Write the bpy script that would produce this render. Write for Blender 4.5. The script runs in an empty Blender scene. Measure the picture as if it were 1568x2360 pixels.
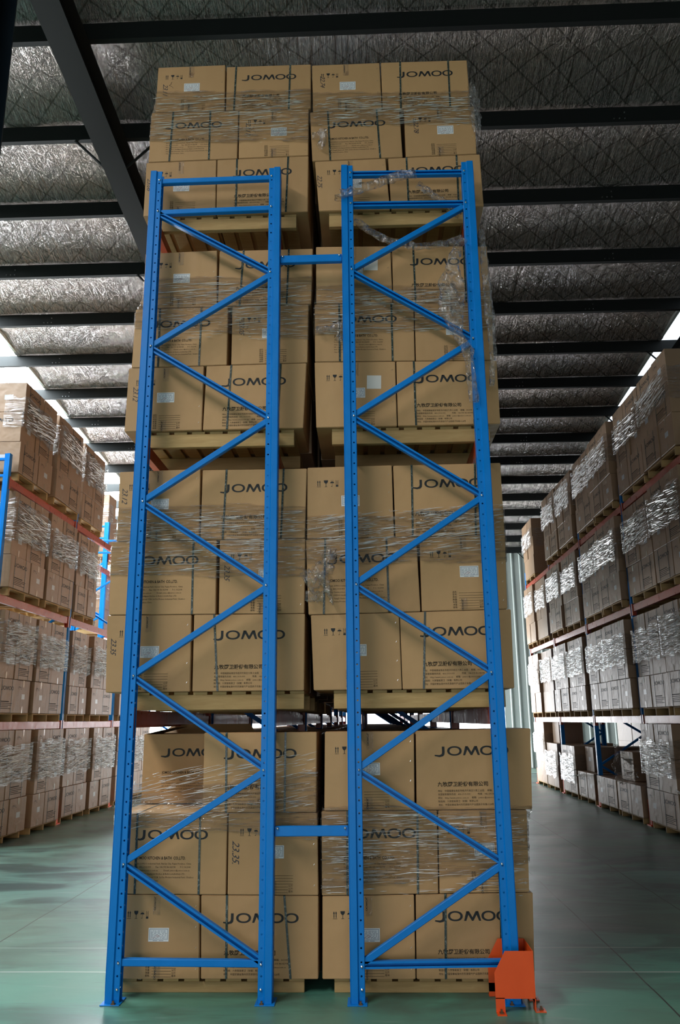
import bpy, bmesh, math, random
from mathutils import Vector, Matrix, noise
random.seed(7)
PI = math.pi
SC = bpy.context.scene
COL = SC.collection

# ------------------------------------------------------------ camera
cd = bpy.data.cameras.new('camera')
cam = bpy.data.objects.new('camera', cd); COL.objects.link(cam)
yaw, pitch, roll = -0.033, 0.2509, -0.0097
fw = Vector((math.sin(yaw)*math.cos(pitch), math.cos(yaw)*math.cos(pitch), math.sin(pitch)))
r0 = Vector((math.cos(yaw), -math.sin(yaw), 0)); u0 = r0.cross(fw)
rr = r0*math.cos(roll) + u0*math.sin(roll); uu = -r0*math.sin(roll) + u0*math.cos(roll)
cam.matrix_world = Matrix(((rr.x, uu.x, -fw.x, 0.394), (rr.y, uu.y, -fw.y, -5.62), (rr.z, uu.z, -fw.z, 1.708), (0, 0, 0, 1)))
cd.sensor_fit = 'VERTICAL'; cd.sensor_height = 23.6; cd.lens = 23.6*1870.4/2360
cd.clip_start = 0.05; cd.clip_end = 200
SC.camera = cam

# ------------------------------------------------------------ exposure, world, light strengths
SC.view_settings.view_transform = 'Standard'; SC.view_settings.look = 'None'
SC.view_settings.gamma = 1; SC.view_settings.use_curve_mapping = False
SC.view_settings.exposure = -0.72
W = bpy.data.worlds.new('world'); SC.world = W; W.use_nodes = True
W.node_tree.nodes['Background'].inputs[0].default_value = (0.55, 0.7, 0.9, 1)
W.node_tree.nodes['Background'].inputs[1].default_value = 1.0
SKY_L, SKY_R, FAR_DOOR, LEFT_DOOR, HIGH_WIN, FRONT_DOOR = 92.0, 3.0, 19.0, 125.0, 72.0, 6.5

# ------------------------------------------------------------ materials
def mat(name, base=(.5,.5,.5), rough=.6, metal=0., spec=.5):
    m = bpy.data.materials.new(name); m.use_nodes = True
    b = m.node_tree.nodes['Principled BSDF']
    b.inputs['Base Color'].default_value = (*base, 1); b.inputs['Roughness'].default_value = rough
    b.inputs['Metallic'].default_value = metal; b.inputs['Specular IOR Level'].default_value = spec
    return m
def nd(m, t, **k):
    n = m.node_tree.nodes.new(t)
    for a, v in k.items(): setattr(n, a, v)
    return n
def lk(m, a, b): m.node_tree.links.new(a, b)
def B(m): return m.node_tree.nodes['Principled BSDF']
def coords(m, scale=(1,1,1), kind='Object', rot=(0,0,0)):
    tc = nd(m, 'ShaderNodeTexCoord'); mp = nd(m, 'ShaderNodeMapping')
    mp.inputs['Scale'].default_value = scale; mp.inputs['Rotation'].default_value = rot
    lk(m, tc.outputs[kind], mp.inputs[0]); return mp.outputs[0]
def noise_n(m, vec, scale, detail=4, rough=.55, dist=0):
    n = nd(m, 'ShaderNodeTexNoise'); n.inputs['Scale'].default_value = scale
    n.inputs['Detail'].default_value = detail; n.inputs['Roughness'].default_value = rough
    n.inputs['Distortion'].default_value = dist
    if vec is not None: lk(m, vec, n.inputs['Vector'])
    return n.outputs['Fac']
def ramp(m, fac, stops):
    r = nd(m, 'ShaderNodeValToRGB'); e = r.color_ramp.elements
    while len(e) < len(stops): e.new(.5)
    for i, (p, c) in enumerate(stops):
        e[i].position = p; e[i].color = (*c, 1) if isinstance(c, tuple) else (c, c, c, 1)
    lk(m, fac, r.inputs[0]); return r.outputs[0]
def bump(m, h, strength=.3, dist=.01, prev=None):
    b = nd(m, 'ShaderNodeBump'); b.inputs['Strength'].default_value = strength; b.inputs['Distance'].default_value = dist
    lk(m, h, b.inputs['Height'])
    if prev is not None: lk(m, prev, b.inputs['Normal'])
    return b.outputs[0]
def math_n(m, op, a, b=None):
    n = nd(m, 'ShaderNodeMath', operation=op)
    for i, v in enumerate((a, b)):
        if v is None: continue
        if isinstance(v, (int, float)): n.inputs[i].default_value = v
        else: lk(m, v, n.inputs[i])
    return n.outputs[0]
def mixc(m, fac, a, b):
    n = nd(m, 'ShaderNodeMix', data_type='RGBA')
    lk(m, fac, n.inputs[0]) if not isinstance(fac, (int, float)) else setattr(n.inputs[0], 'default_value', fac)
    for i, v in ((6, a), (7, b)):
        if isinstance(v, tuple): n.inputs[i].default_value = (*v, 1)
        else: lk(m, v, n.inputs[i])
    return n.outputs[2]

def cardboard(name, a, b, rg=.6, spc=.3):
    m = mat(name, a, rg, 0, spc)
    v = coords(m); oi = nd(m, 'ShaderNodeObjectInfo')
    f = noise_n(m, v, 3.0, 3)
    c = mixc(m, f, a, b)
    hsv = nd(m, 'ShaderNodeHueSaturation'); lk(m, c, hsv.inputs['Color'])
    val = math_n(m, 'MULTIPLY_ADD', oi.outputs['Random'], .16); m.node_tree.nodes[-1].inputs[2].default_value = .92
    lk(m, val, hsv.inputs['Value'])
    spk = noise_n(m, coords(m, (1, 1, 1)), 220, 2)
    c2 = mixc(m, math_n(m, 'MULTIPLY', spk, .14), hsv.outputs[0], (.12, .07, .03))
    lk(m, c2, B(m).inputs['Base Color'])
    cor = noise_n(m, coords(m, (60, 60, 1.2)), 3, 2); big = noise_n(m, coords(m), 5, 2)
    n1 = bump(m, cor, .12, .002); n2 = bump(m, big, .35, .03, n1)
    lk(m, n2, B(m).inputs['Normal'])
    return m
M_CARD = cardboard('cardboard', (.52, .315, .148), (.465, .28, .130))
M_CARD_SHADED = cardboard('cardboard_shaded', (.37, .235, .14), (.31, .195, .115), .47, .5)  # same cardboard, with the dimness of the aisle racks put into the colour
M_INK = mat('ink', (.02, .022, .024), .6, 0, .3)
M_INK2 = mat('faded_ink', (.045, .032, .02), .7, 0, .2)
M_STRAP = mat('strap_plastic', (.022, .04, .038), .35)
v = coords(M_STRAP, (1, 1, 1)); w = noise_n(M_STRAP, coords(M_STRAP, (40, 40, 25)), 3, 2)
lk(M_STRAP, ramp(M_STRAP, w, [(0, (.012, .024, .022)), (.55, (.02, .04, .037)), (.63, (.16, .19, .18)), (1, (.3, .33, .32))]), B(M_STRAP).inputs['Base Color'])
M_PAPER = mat('label_paper', (.72, .74, .76), .5)
M_PRN = mat('label_ink', (.16, .19, .24), .6)
M_PRNR = mat('label_red_ink', (.5, .25, .25), .6)
M_MARK = mat('marker_pen', (.03, .03, .04), .6)
M_YEL = mat('sticker_paper', (.70, .68, .64), .4)

def paint(name, c, rough=.38, scuff=.25):
    m = mat(name, c, rough)
    f = noise_n(m, coords(m, (1, 1, .6)), 9, 5)
    lk(m, mixc(m, ramp(m, f, [(.45, 0.), (.75, scuff)]), c, tuple(min(1, x*1.35+.01) for x in c)), B(m).inputs['Base Color'])
    lk(m, ramp(m, f, [(.3, rough-.06), (.8, rough+.14)]), B(m).inputs['Roughness'])
    lk(m, bump(m, noise_n(m, coords(m), 160, 2), .06, .001), B(m).inputs['Normal'])
    return m
M_BLUE = paint('blue_paint', (.0003, .190, .62), .38); B(M_BLUE).inputs['Specular IOR Level'].default_value = .22
M_ORANGE = paint('orange_paint', (.80, .085, .006), .45)
M_RED = paint('red_beam_paint', (.42, .055, .018), .3)
M_BOLT = mat('zinc_bolt', (.72, .74, .76), .28, 1)
M_RUST = mat('rusty_anchor', (.16, .10, .06), .5, .8)
M_DARK = mat('dark_steel_paint', (.010, .012, .012), .75, 0, .25)
M_COLM = paint('column_paint', (.012, .022, .035), .5, .1)

def wood(name, a, b):
    m = mat(name, a, .7, 0, .25)
    g = noise_n(m, coords(m, (1.2, 9, 9)), 4, 5, .6, .6); k = noise_n(m, coords(m), 1.5, 2)
    oi = nd(m, 'ShaderNodeObjectInfo')
    c = mixc(m, ramp(m, g, [(.3, 0.), (.7, 1.)]), a, b)
    c = mixc(m, math_n(m, 'MULTIPLY', oi.outputs['Random'], .45), c, (.20, .13, .06))
    c = mixc(m, ramp(m, k, [(.55, 0.), (.75, .5)]), c, (.24, .17, .09))
    lk(m, c, B(m).inputs['Base Color']); lk(m, bump(m, g, .4, .004), B(m).inputs['Normal'])
    return m
M_WOOD = wood('pallet_wood', (.56, .38, .17), (.44, .28, .115))

# green painted concrete floor with tyre scuffs and joints
M_FLOOR = mat('green_floor_coating', (.1, .25, .19), .35, 0, .5)
m = M_FLOOR; v = coords(m); tc = nd(m, 'ShaderNodeTexCoord'); sep = nd(m, 'ShaderNodeSeparateXYZ'); lk(m, tc.outputs['Object'], sep.inputs[0])
n1 = noise_n(m, coords(m, (.8, 1.7, 1)), 1.1, 7, .62, .8); n2 = noise_n(m, v, .35, 3); n3 = noise_n(m, coords(m, (.5, 5, 1)), 2.2, 6, .6, 1.2)
wear = math_n(m, 'MINIMUM', math_n(m, 'MAXIMUM', math_n(m, 'MULTIPLY', math_n(m, 'SUBTRACT', sep.outputs[1], .3), .5), 0.), 1.)   # the aisle is worn, the strip by the rack feet cleaner
c = mixc(m, ramp(m, n1, [(.42, 0.), (.56, 1.)]), (.040, .066, .062), (.105, .20, .165))
c = mixc(m, wear, mixc(m, ramp(m, n1, [(.36, 0.), (.55, 1.)]), (.055, .135, .11), (.085, .275, .205)), c)
c = mixc(m, ramp(m, n2, [(.42, 0.), (.68, .6)]), c, (.17, .23, .165))
c = mixc(m, ramp(m, n3, [(.60, 0.), (.80, .55)]), c, (.30, .38, .35))
c = mixc(m, ramp(m, n3, [(.22, .75), (.42, 0.)]), c, (.045, .07, .062))
def line(m, axis, pos, wid):
    wob = math_n(m, 'MULTIPLY', noise_n(m, v, .7, 2), .06)
    d = math_n(m, 'ABSOLUTE', math_n(m, 'SUBTRACT', math_n(m, 'ADD', sep.outputs[axis], wob), pos+.03))
    return math_n(m, 'LESS_THAN', d, wid)
for ax, p, wd, co in ((0, -2.62, .006, (.05, .05, .035)), (0, 3.2, .006, (.04, .045, .04)), (0, 2.2, .006, (.04, .045, .04)), (1, .68, .010, (.36, .42, .38)), (1, 1.30, .006, (.33, .40, .36)), (1, 6.2, .006, (.05, .06, .05))):
    c = mixc(m, line(m, ax, p, wd), c, co)
lk(m, c, B(m).inputs['Base Color'])
lk(m, ramp(m, n1, [(.3, .34), (.7, .50)]), B(m).inputs['Roughness']); B(m).inputs['Specular IOR Level'].default_value = .4
lk(m, bump(m, n1, .12, .01), B(m).inputs['Normal'])

# foil insulation under the roof: quilted diamonds, creases running down the slope
M_FOIL = mat('foil_insulation', (.80, .77, .72), .2, 1)
m = M_FOIL; v = coords(m); tc = nd(m, 'ShaderNodeTexCoord'); sp = nd(m, 'ShaderNodeSeparateXYZ'); lk(m, tc.outputs['Object'], sp.inputs[0])
a1 = math_n(m, 'ADD', sp.outputs[0], sp.outputs[1]); a2 = math_n(m, 'SUBTRACT', sp.outputs[0], sp.outputs[1])
def seam(a):
    f = math_n(m, 'FRACT', math_n(m, 'MULTIPLY', a, 2.1)); d = math_n(m, 'ABSOLUTE', math_n(m, 'SUBTRACT', f, .5))
    return math_n(m, 'MINIMUM', math_n(m, 'MULTIPLY', math_n(m, 'SUBTRACT', .5, d), 15), 1.)
q = math_n(m, 'MINIMUM', seam(a1), seam(a2))
cr = noise_n(m, coords(m, (42, .45, 1)), 2.2, 6, .7, .3); cr2 = noise_n(m, coords(m, (6, .5, 1)), 1.6, 4, .6); cr3 = noise_n(m, v, 7, 4, .6, 1.5)
b1 = bump(m, q, .5, .012); b2 = bump(m, cr, 1.0, .035, b1); b3 = bump(m, cr2, 1.0, .12, b2); b4 = bump(m, cr3, .10, .02, b3)
lk(m, b4, B(m).inputs['Normal'])
lk(m, mixc(m, ramp(m, q, [(0, .75), (.8, 0.)]), mixc(m, noise_n(m, coords(m, (.5, .3, 1)), 1, 2), (.68, .57, .48), (.46, .48, .53)), (.16, .145, .13)), B(m).inputs['Base Color'])

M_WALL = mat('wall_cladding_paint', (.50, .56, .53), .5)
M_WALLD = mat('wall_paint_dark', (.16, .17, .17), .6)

def emit(name, c, s):
    m = bpy.data.materials.new(name); m.use_nodes = True; nt = m.node_tree; nt.nodes.clear()
    e = nt.nodes.new('ShaderNodeEmission'); e.inputs[0].default_value = (*c, 1); e.inputs[1].default_value = s
    o = nt.nodes.new('ShaderNodeOutputMaterial'); nt.links.new(e.outputs[0], o.inputs[0]); return m

# clear stretch film: mostly see-through, glossy creases, white streaks painted in as glints
def film(name, streak, lo, hi, rough=.10, gl_k=1.0):
    m = bpy.data.materials.new(name); m.use_nodes = True; nt = m.node_tree; nt.nodes.clear()
    tr = nd(m, 'ShaderNodeBsdfTransparent'); tr.inputs[0].default_value = (.95, .95, .94, 1)
    df = nd(m, 'ShaderNodeBsdfPrincipled'); df.inputs['Base Color'].default_value = (.62, .61, .60, 1); df.inputs['Roughness'].default_value = .35
    gl = nd(m, 'ShaderNodeBsdfGlossy'); gl.inputs['Color'].default_value = (.95, .95, .95, 1); gl.inputs['Roughness'].default_value = rough
    n1 = noise_n(m, coords(m, streak), 3.0, 5, .65, .6); n2 = noise_n(m, coords(m, tuple(s*.35 for s in streak)), 3.0, 3, .6, .8)
    bb = bump(m, n2, 1., .06, bump(m, n1, 1., .02))
    for q in (df, gl): lk(m, bb, q.inputs['Normal'])
    f = math_n(m, 'ADD', math_n(m, 'MULTIPLY', ramp(m, n1, [(.59, lo), (.67, hi)]), ramp(m, n2, [(.36, 0.1), (.56, 1.)])), .015)
    m1 = nd(m, 'ShaderNodeMixShader'); lk(m, f, m1.inputs[0]); lk(m, tr.outputs[0], m1.inputs[1]); lk(m, df.outputs[0], m1.inputs[2])
    lw = nd(m, 'ShaderNodeFresnel'); lw.inputs[0].default_value = 1.5; lk(m, bb, lw.inputs['Normal'])
    g = math_n(m, 'MINIMUM', math_n(m, 'MULTIPLY', lw.outputs[0], math_n(m, 'MULTIPLY_ADD', ramp(m, n1, [(.46, 0.), (.64, 1.)]), 1.5*gl_k)), .7); m.node_tree.nodes[-3].inputs[2].default_value = .12
    mx = nd(m, 'ShaderNodeMixShader'); lk(m, g, mx.inputs[0]); lk(m, m1.outputs[0], mx.inputs[1]); lk(m, gl.outputs[0], mx.inputs[2])
    o = nd(m, 'ShaderNodeOutputMaterial'); lk(m, mx.outputs[0], o.inputs[0]); return m
M_FILM = film('stretch_film', (1.5, 1.5, 30), .0, .80, .2, 1.6)
M_CREASE = mat('film_crease', (.80, .80, .79), .18, 0, .9)
M_FILMC = film('crumpled_film', (9, 9, 7), .04, .45, .18, 1.6)
M_TAPE = film('packing_tape', (6, 6, 2), .04, .15, .12)

# ------------------------------------------------------------ mesh helpers
def link(name, me, m=None, parent=None, loc=(0, 0, 0), rz=0):
    o = bpy.data.objects.new(name, me); COL.objects.link(o)
    if m is not None and me is not None and not me.materials: me.materials.append(m)
    o.location = loc; o.rotation_euler = (0, 0, rz)
    if parent: o.parent = parent
    return o
def tag(o, label=None, cat=None, group=None, kind=None):
    for k, v in (('label', label), ('category', cat), ('group', group), ('kind', kind)):
        if v: o[k] = v
    return o
def empty(name, loc, label=None, cat=None, group=None, rz=0):
    o = bpy.data.objects.new(name, None); COL.objects.link(o); o.location = loc; o.rotation_euler = (0, 0, rz)
    o.empty_display_size = .1
    return tag(o, label, cat, group)
def mesh(name, verts, faces):
    me = bpy.data.meshes.new(name); me.from_pydata([tuple(v) for v in verts], [], faces); me.update(); return me
class MB:
    def __init__(s): s.v = []; s.f = []
    def box(s, x0, y0, z0, x1, y1, z1):
        n = len(s.v)
        s.v += [(x0,y0,z0),(x1,y0,z0),(x1,y1,z0),(x0,y1,z0),(x0,y0,z1),(x1,y0,z1),(x1,y1,z1),(x0,y1,z1)]
        s.f += [tuple(n+i for i in q) for q in ((0,3,2,1),(4,5,6,7),(0,1,5,4),(1,2,6,5),(2,3,7,6),(3,0,4,7))]
        return s
    def poly(s, pts, y):           # flat polygon in the XZ plane
        n = len(s.v); s.v += [(p[0], y, p[1]) for p in pts]; s.f.append(tuple(range(n, n+len(pts)))); return s
    def ext(s, pts, a, b, fn=None, closed=True):   # extrude a 2D profile between a and b; fn(p, t) -> 3D
        n = len(s.v); k = len(pts)
        s.v += [fn(p, a) for p in pts] + [fn(p, b) for p in pts]
        for i in range(k if closed else k-1):
            j = (i+1) % k; s.f.append((n+i, n+j, n+k+j, n+k+i))
        if closed: s.f += [tuple(range(n+k-1, n-1, -1)), tuple(range(n+k, n+2*k))]
        return s
    def tube(s, path, r, seg=8):
        n0 = len(s.v)
        for i, p in enumerate(path):
            p = Vector(p); a = Vector(path[max(0, i-1)]); b = Vector(path[min(len(path)-1, i+1)]); t = (b-a).normalized()
            u = t.orthogonal().normalized(); w_ = t.cross(u)
            for k in range(seg):
                an = 2*PI*k/seg; s.v.append(tuple(p + (u*math.cos(an)+w_*math.sin(an))*r))
        for i in range(len(path)-1):
            for k in range(seg):
                s.f.append((n0+i*seg+k, n0+i*seg+(k+1)%seg, n0+(i+1)*seg+(k+1)%seg, n0+(i+1)*seg+k))
        s.f += [tuple(n0+k for k in range(seg)), tuple(n0+(len(path)-1)*seg+seg-1-k for k in range(seg))]
        return s
    def me(s, name): return mesh(name, s.v, s.f)
    def build(s, name, m, parent=None, loc=(0,0,0), rz=0): return link(name, s.me(name), m, parent, loc, rz)
def bevel(me, w, seg=1):
    bm = bmesh.new(); bm.from_mesh(me); bmesh.ops.recalc_face_normals(bm, faces=bm.faces)
    bmesh.ops.bevel(bm, geom=bm.edges, offset=w, segments=seg, affect='EDGES', clamp_overlap=True)
    bm.to_mesh(me); bm.free(); return me
def fixn(me):
    bm = bmesh.new(); bm.from_mesh(me); bmesh.ops.recalc_face_normals(bm, faces=bm.faces); bm.to_mesh(me); bm.free(); return me
def text_mesh(s, size, shear=0, bold=0, spacing=1.0, res=2, line=1.0, rot=0):
    c = bpy.data.curves.new('txt', 'FONT'); c.body = s; c.size = size; c.shear = shear; c.offset = bold
    c.space_character = spacing; c.resolution_u = res; c.space_line = line
    o = bpy.data.objects.new('txt', c); COL.objects.link(o); bpy.context.view_layer.update()
    dg = bpy.context.evaluated_depsgraph_get(); me = bpy.data.meshes.new_from_object(o.evaluated_get(dg))
    bpy.data.objects.remove(o); me.materials.clear()
    # lay it into the XZ plane facing -Y
    me.transform(Matrix.Rotation(rot, 4, 'Z')); me.transform(Matrix.Rotation(PI/2, 4, 'X')); return me
def fit(me, x0, ztop, width=None, height=None):
    xs = [v.co.x for v in me.vertices]; zs = [v.co.z for v in me.vertices]
    sx = width/(max(xs)-min(xs)) if width else None; sz = height/(max(zs)-min(zs)) if height else None
    sx = sx or sz; sz = sz or sx
    for v in me.vertices: v.co.x = x0+(v.co.x-min(xs))*sx; v.co.z = ztop+(v.co.z-max(zs))*sz
    return me
def join(mes, name):
    bm = bmesh.new()
    for m_ in mes: bm.from_mesh(m_)
    me = bpy.data.meshes.new(name); bm.to_mesh(me); bm.free(); return me
def roofz(Y): return 9.828 - .07*(Y+5.62)
ORD = ['first','second','third','fourth','fifth','sixth','seventh','eighth','ninth']

# ============================================================ the building
XL, XR, YF, YB = -16.0, 12.0, -16.0, 24.8     # YF is the wall behind the camera, YB the far wall
mb = MB(); mb.box(XL, YF, -.1, XR, YB, 0); tag(mb.build('floor', M_FLOOR), kind='structure')

def cladding(name, axis, at, a0, a1, z0, z1fn, m, holes=()):
    """ribbed sheet wall; holes are (lo, hi, zlo, zhi) openings"""
    b = MB(); p = a0; st = .3; out = 1 if at > 0 else -1
    cuts = sorted({a0, a1, *[h[0] for h in holes], *[h[1] for h in holes]})
    def add(lo, hi, za, zb):
        n = max(1, round((hi-lo)/st)); w_ = (hi-lo)/n
        prof = []
        for i in range(n):
            x = lo+i*w_; prof += [(x, 0), (x+w_*.72, 0), (x+w_*.80, .03), (x+w_*.92, .03)]
        prof.append((hi, 0)); k = len(b.v); L = len(prof)
        for zz in (za, zb):
            for x, d in prof:
                z = zz if zz is not None else z1fn(x)
                b.v.append((x, at-out*d, z) if axis == 'y' else (at-out*d, x, z))
        for i in range(L-1): b.f.append((k+i, k+i+1, k+L+i+1, k+L+i))
    for lo, hi in zip(cuts[:-1], cuts[1:]):
        hs = sorted([h for h in holes if h[0] < hi-1e-6 and h[1] > lo+1e-6], key=lambda h: h[2]); z = z0
        for h in hs:
            if h[2] > z+.01: add(lo, hi, z, h[2])
            z = h[3]
        add(lo, hi, z, None)
    return tag(b.build(name, m), kind='structure')
cladding('wall_back', 'y', YB, XL, XR, 0, lambda x: roofz(YB)+.3, M_WALL, [(1.4, 5.3, .0, 4.4), (-5.5, 1.2, .0, 2.6), (-14.5, -7.5, 1.0, 6.0)])
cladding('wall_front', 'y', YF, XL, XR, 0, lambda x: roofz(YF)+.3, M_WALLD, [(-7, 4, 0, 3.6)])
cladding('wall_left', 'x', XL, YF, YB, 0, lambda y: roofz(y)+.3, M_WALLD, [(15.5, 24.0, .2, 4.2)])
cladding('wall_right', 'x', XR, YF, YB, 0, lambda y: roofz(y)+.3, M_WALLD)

def pane(name, verts, c, s):
    return tag(link(name, mesh(name, verts, [(0, 1, 2, 3)]), emit(name+'_light', c, s)), kind='structure')
WX0, WX1, WY0 = -8.3, -6.7, 1.95; RX0, RX1 = 6.35, 7.4; CX0, CX1, CY0, CY1 = -6.3, -5.05, -14.0, -3.05   # roof lights
def slope_quad(x0, x1, y0, y1, dz): return [(x0, y0, roofz(y0)+dz), (x0, y1, roofz(y1)+dz), (x1, y1, roofz(y1)+dz), (x1, y0, roofz(y0)+dz)]
pane('window_1', slope_quad(WX0, WX1, WY0, YB, .30), (.86, .94, 1.0), SKY_L)
pane('window_2', slope_quad(RX0, RX1, YF, YB, .30), (.80, .90, 1.0), SKY_R)
pane('window_3', [(1.4, YB+.05, 0), (5.3, YB+.05, 0), (5.3, YB+.05, 4.4), (1.4, YB+.05, 4.4)], (.95, .97, 1.0), FAR_DOOR)
pane('window_8', [(-5.5, YB+.05, 0), (1.2, YB+.05, 0), (1.2, YB+.05, 2.6), (-5.5, YB+.05, 2.6)], (.95, .97, 1.0), 4.5)
pane('window_4', [(XL-.05, 24, .2), (XL-.05, 15.5, .2), (XL-.05, 15.5, 4.2), (XL-.05, 24, 4.2)], (.92, .96, 1.0), LEFT_DOOR)
pane('window_5', slope_quad(CX0, CX1, CY0, CY1, .30), (1.0, .96, .90), HIGH_WIN)
pane('window_6', [(4, YF-.05, 0), (-7, YF-.05, 0), (-7, YF-.05, 3.6), (4, YF-.05, 3.6)], (.92, .97, 1.0), FRONT_DOOR)

pane('window_7', [(-14.5, YB+.05, 1.0), (-7.5, YB+.05, 1.0), (-7.5, YB+.05, 6.0), (-14.5, YB+.05, 6.0)], (.96, .96, 1.0), 14.0)
# roof: foil sheets sagging over the purlins, purlins, rafters
PUR = [4.95+1.5*k for k in range(-13, 14) if YF+.3 < 4.95+1.5*k < YB-.2]
def foilz(x, y):
    t = ((y-4.95)/1.5) % 1.0
    s = .05*(1-abs(math.cos(PI*t))**.5)
    return roofz(y)+.245+s*1.4 - .05*max(0, (t-.80)/.2)**1.5 + .02*noise.noise(Vector((x*1.1, y*.8, 0)))
verts, faces = [], []
for x0, x1 in ((XL, WX0), (WX0, WX1), (WX1, RX0), (RX1, XR)):
    nx = max(2, int((x1-x0)/.22)); ys = []
    y = YF
    while y < YB: ys.append(y); y += .125 if y > -4 else .5
    ys.append(YB); n0 = len(verts)
    for y in ys:
        for i in range(nx+1):
            x = x0+(x1-x0)*i/nx; verts.append((x, y, foilz(x, y)))
    for j in range(len(ys)-1):
        for i in range(nx):
            if (x0 == WX0 and ys[j] >= WY0): continue
            if CX0-.05 < x0+(x1-x0)*(i+.5)/nx < CX1+.05 and CY0 < ys[j] < CY1-.2: continue
            a = n0+j*(nx+1)+i; faces.append((a, a+nx+1, a+nx+2, a+1))
me = mesh('ceiling', verts, faces)
for p in me.polygons: p.use_smooth = True
ceil = tag(link('ceiling', me, M_FOIL), kind='structure')
b = MB()
for x0, x1 in ((WX0-.05, WX0), (WX1, WX1+.05), (RX0-.05, RX0), (RX1, RX1+.05)):
    for j in range(len(PUR)-1):
        y0, y1 = PUR[j]+.05, PUR[j+1]; n = len(b.v)
        b.v += [(x, y, roofz(y)+z) for y in (y0, y1) for x in (x0, x1) for z in (.22, .31)]
        b.f += [(n, n+2, n+3, n+1), (n+4, n+5, n+7, n+6), (n, n+1, n+5, n+4), (n+2, n+6, n+7, n+3), (n, n+4, n+6, n+2)]
fl = b.build('skylight_flashing', M_WALL, ceil)
b = MB(); h = .225
prof = [(0,0),(.07,0),(.07,.018),(.063,.018),(.063,.006),(.006,.006),(.006,h-.006),(.063,h-.006),(.063,h-.018),(.07,h-.018),(.07,h),(0,h)]
b.ext(prof, XL, XR, lambda p, t: (t, p[0], p[1]))
pm = fixn(b.me('purlin'))
for y in PUR: link('purlin', pm, M_DARK, ceil, (0, y, roofz(y)))
# little bright bolts where purlins lap
bb = MB()
for dx in (0, .07, .14):
    bb.box(dx, -.012, .04, dx+.012, 0, .052)
bb.box(.14, -.012, .13, .152, 0, .142); bmz = bb.me('purlin_bolts')
for y in PUR:
    if y < 2: continue
    for x in (-5.9, 4.1, -1.2+.3*math.sin(y*3)): link('purlin_bolt', bmz, M_BOLT, ceil, (x+.4*math.sin(y*5), y, roofz(y)))

def rafter(x, y0, y1):
    b = MB()
    def bar(xa, xb, za, zb):
        n = len(b.v)
        b.v.extend([(xx, y, roofz(y)+z) for y in (y0, y1) for xx, z in ((xa, za), (xb, za), (xb, zb), (xa, zb))])
        b.f.extend([(n,n+1,n+2,n+3),(n+7,n+6,n+5,n+4),(n,n+4,n+5,n+1),(n+1,n+5,n+6,n+2),(n+2,n+6,n+7,n+3),(n+3,n+7,n+4,n)])
    bar(x-.15, x+.15, -.47, -.455); bar(x-.005, x+.005, -.455, -.015); bar(x-.12, x+.12, -.015, -.002)
    r = b.build('rafter', M_DARK, ceil); fixn(r.data)
    for y in PUR[::2]:
        for s in (-1, 1):
            k = MB(); k.tube([(x+s*.13, y+.03, roofz(y)-.44), (x+s*.62, y+.03, roofz(y)+.06)], .018, 5)
            k.build('flange_brace', M_DARK, r)
    return r
rafter(-2.81, YF+.1, YB-.1); rafter(6.62, YF+.1, YB-.1)
b = MB(); zc = roofz(0)-.48
b.box(-2.97, -.19, 0.02, -2.65, -.175, zc); b.box(-2.97, .175, 0.02, -2.65, .19, zc); b.box(-2.82, -.175, 0.02, -2.80, .175, zc)
t = empty('steel_column', (0, 0, 0), 'dark blue steel column rising at the upper left edge to the roof rafter', 'column')
b.build('shaft', M_COLM, t)
MB().box(-3.05, -.26, 0, -2.57, .26, .02).build('base_plate', M_COLM, t)

# ============================================================ pallet racks
PITCH = .08
def holed_strip(mb, o, u, v, w, L, hole_u, r=.008, pitch=PITCH, z0=.03, seg=8, nmax=999, tall=1.):
    """flat strip from o, width w along u, length L along v, with a row of round holes"""
    o, u, v = Vector(o), Vector(u), Vector(v)
    def V(a, c):
        mb.v.append(tuple(o+u*a+v*c)); return len(mb.v)-1
    z = 0
    n = min(nmax, int((L-z0)/pitch))
    for i in range(n+1):
        if i == n:
            a = [V(0, z), V(w, z), V(w, L), V(0, L)]; mb.f.append(tuple(a)); break
        zt = z0+(i+1)*pitch; zc = z0+i*pitch+pitch/2
        c = [V(0, z), V(w, z), V(w, zt), V(0, zt)]
        h = [V(hole_u+r*math.cos(2*PI*(k+.5)/seg), zc+tall*r*math.sin(2*PI*(k+.5)/seg)) for k in range(seg)]
        # h indices by angle: corners at 225,315,45,135 deg
        q = seg//4; br, tr, tl, bl = h[seg-q//2-q+q//2:][:0], 0, 0, 0
        mb.f += [(c[1], c[2], h[0], h[7]), (c[2], h[1], h[0]), (c[2], c[3], h[2], h[1]), (c[3], h[3], h[2]),
                 (c[3], c[0], h[4], h[3]), (c[0], h[5], h[4]), (c[0], c[1], h[6], h[5]), (c[1], h[7], h[6])]
        z = zt
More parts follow.
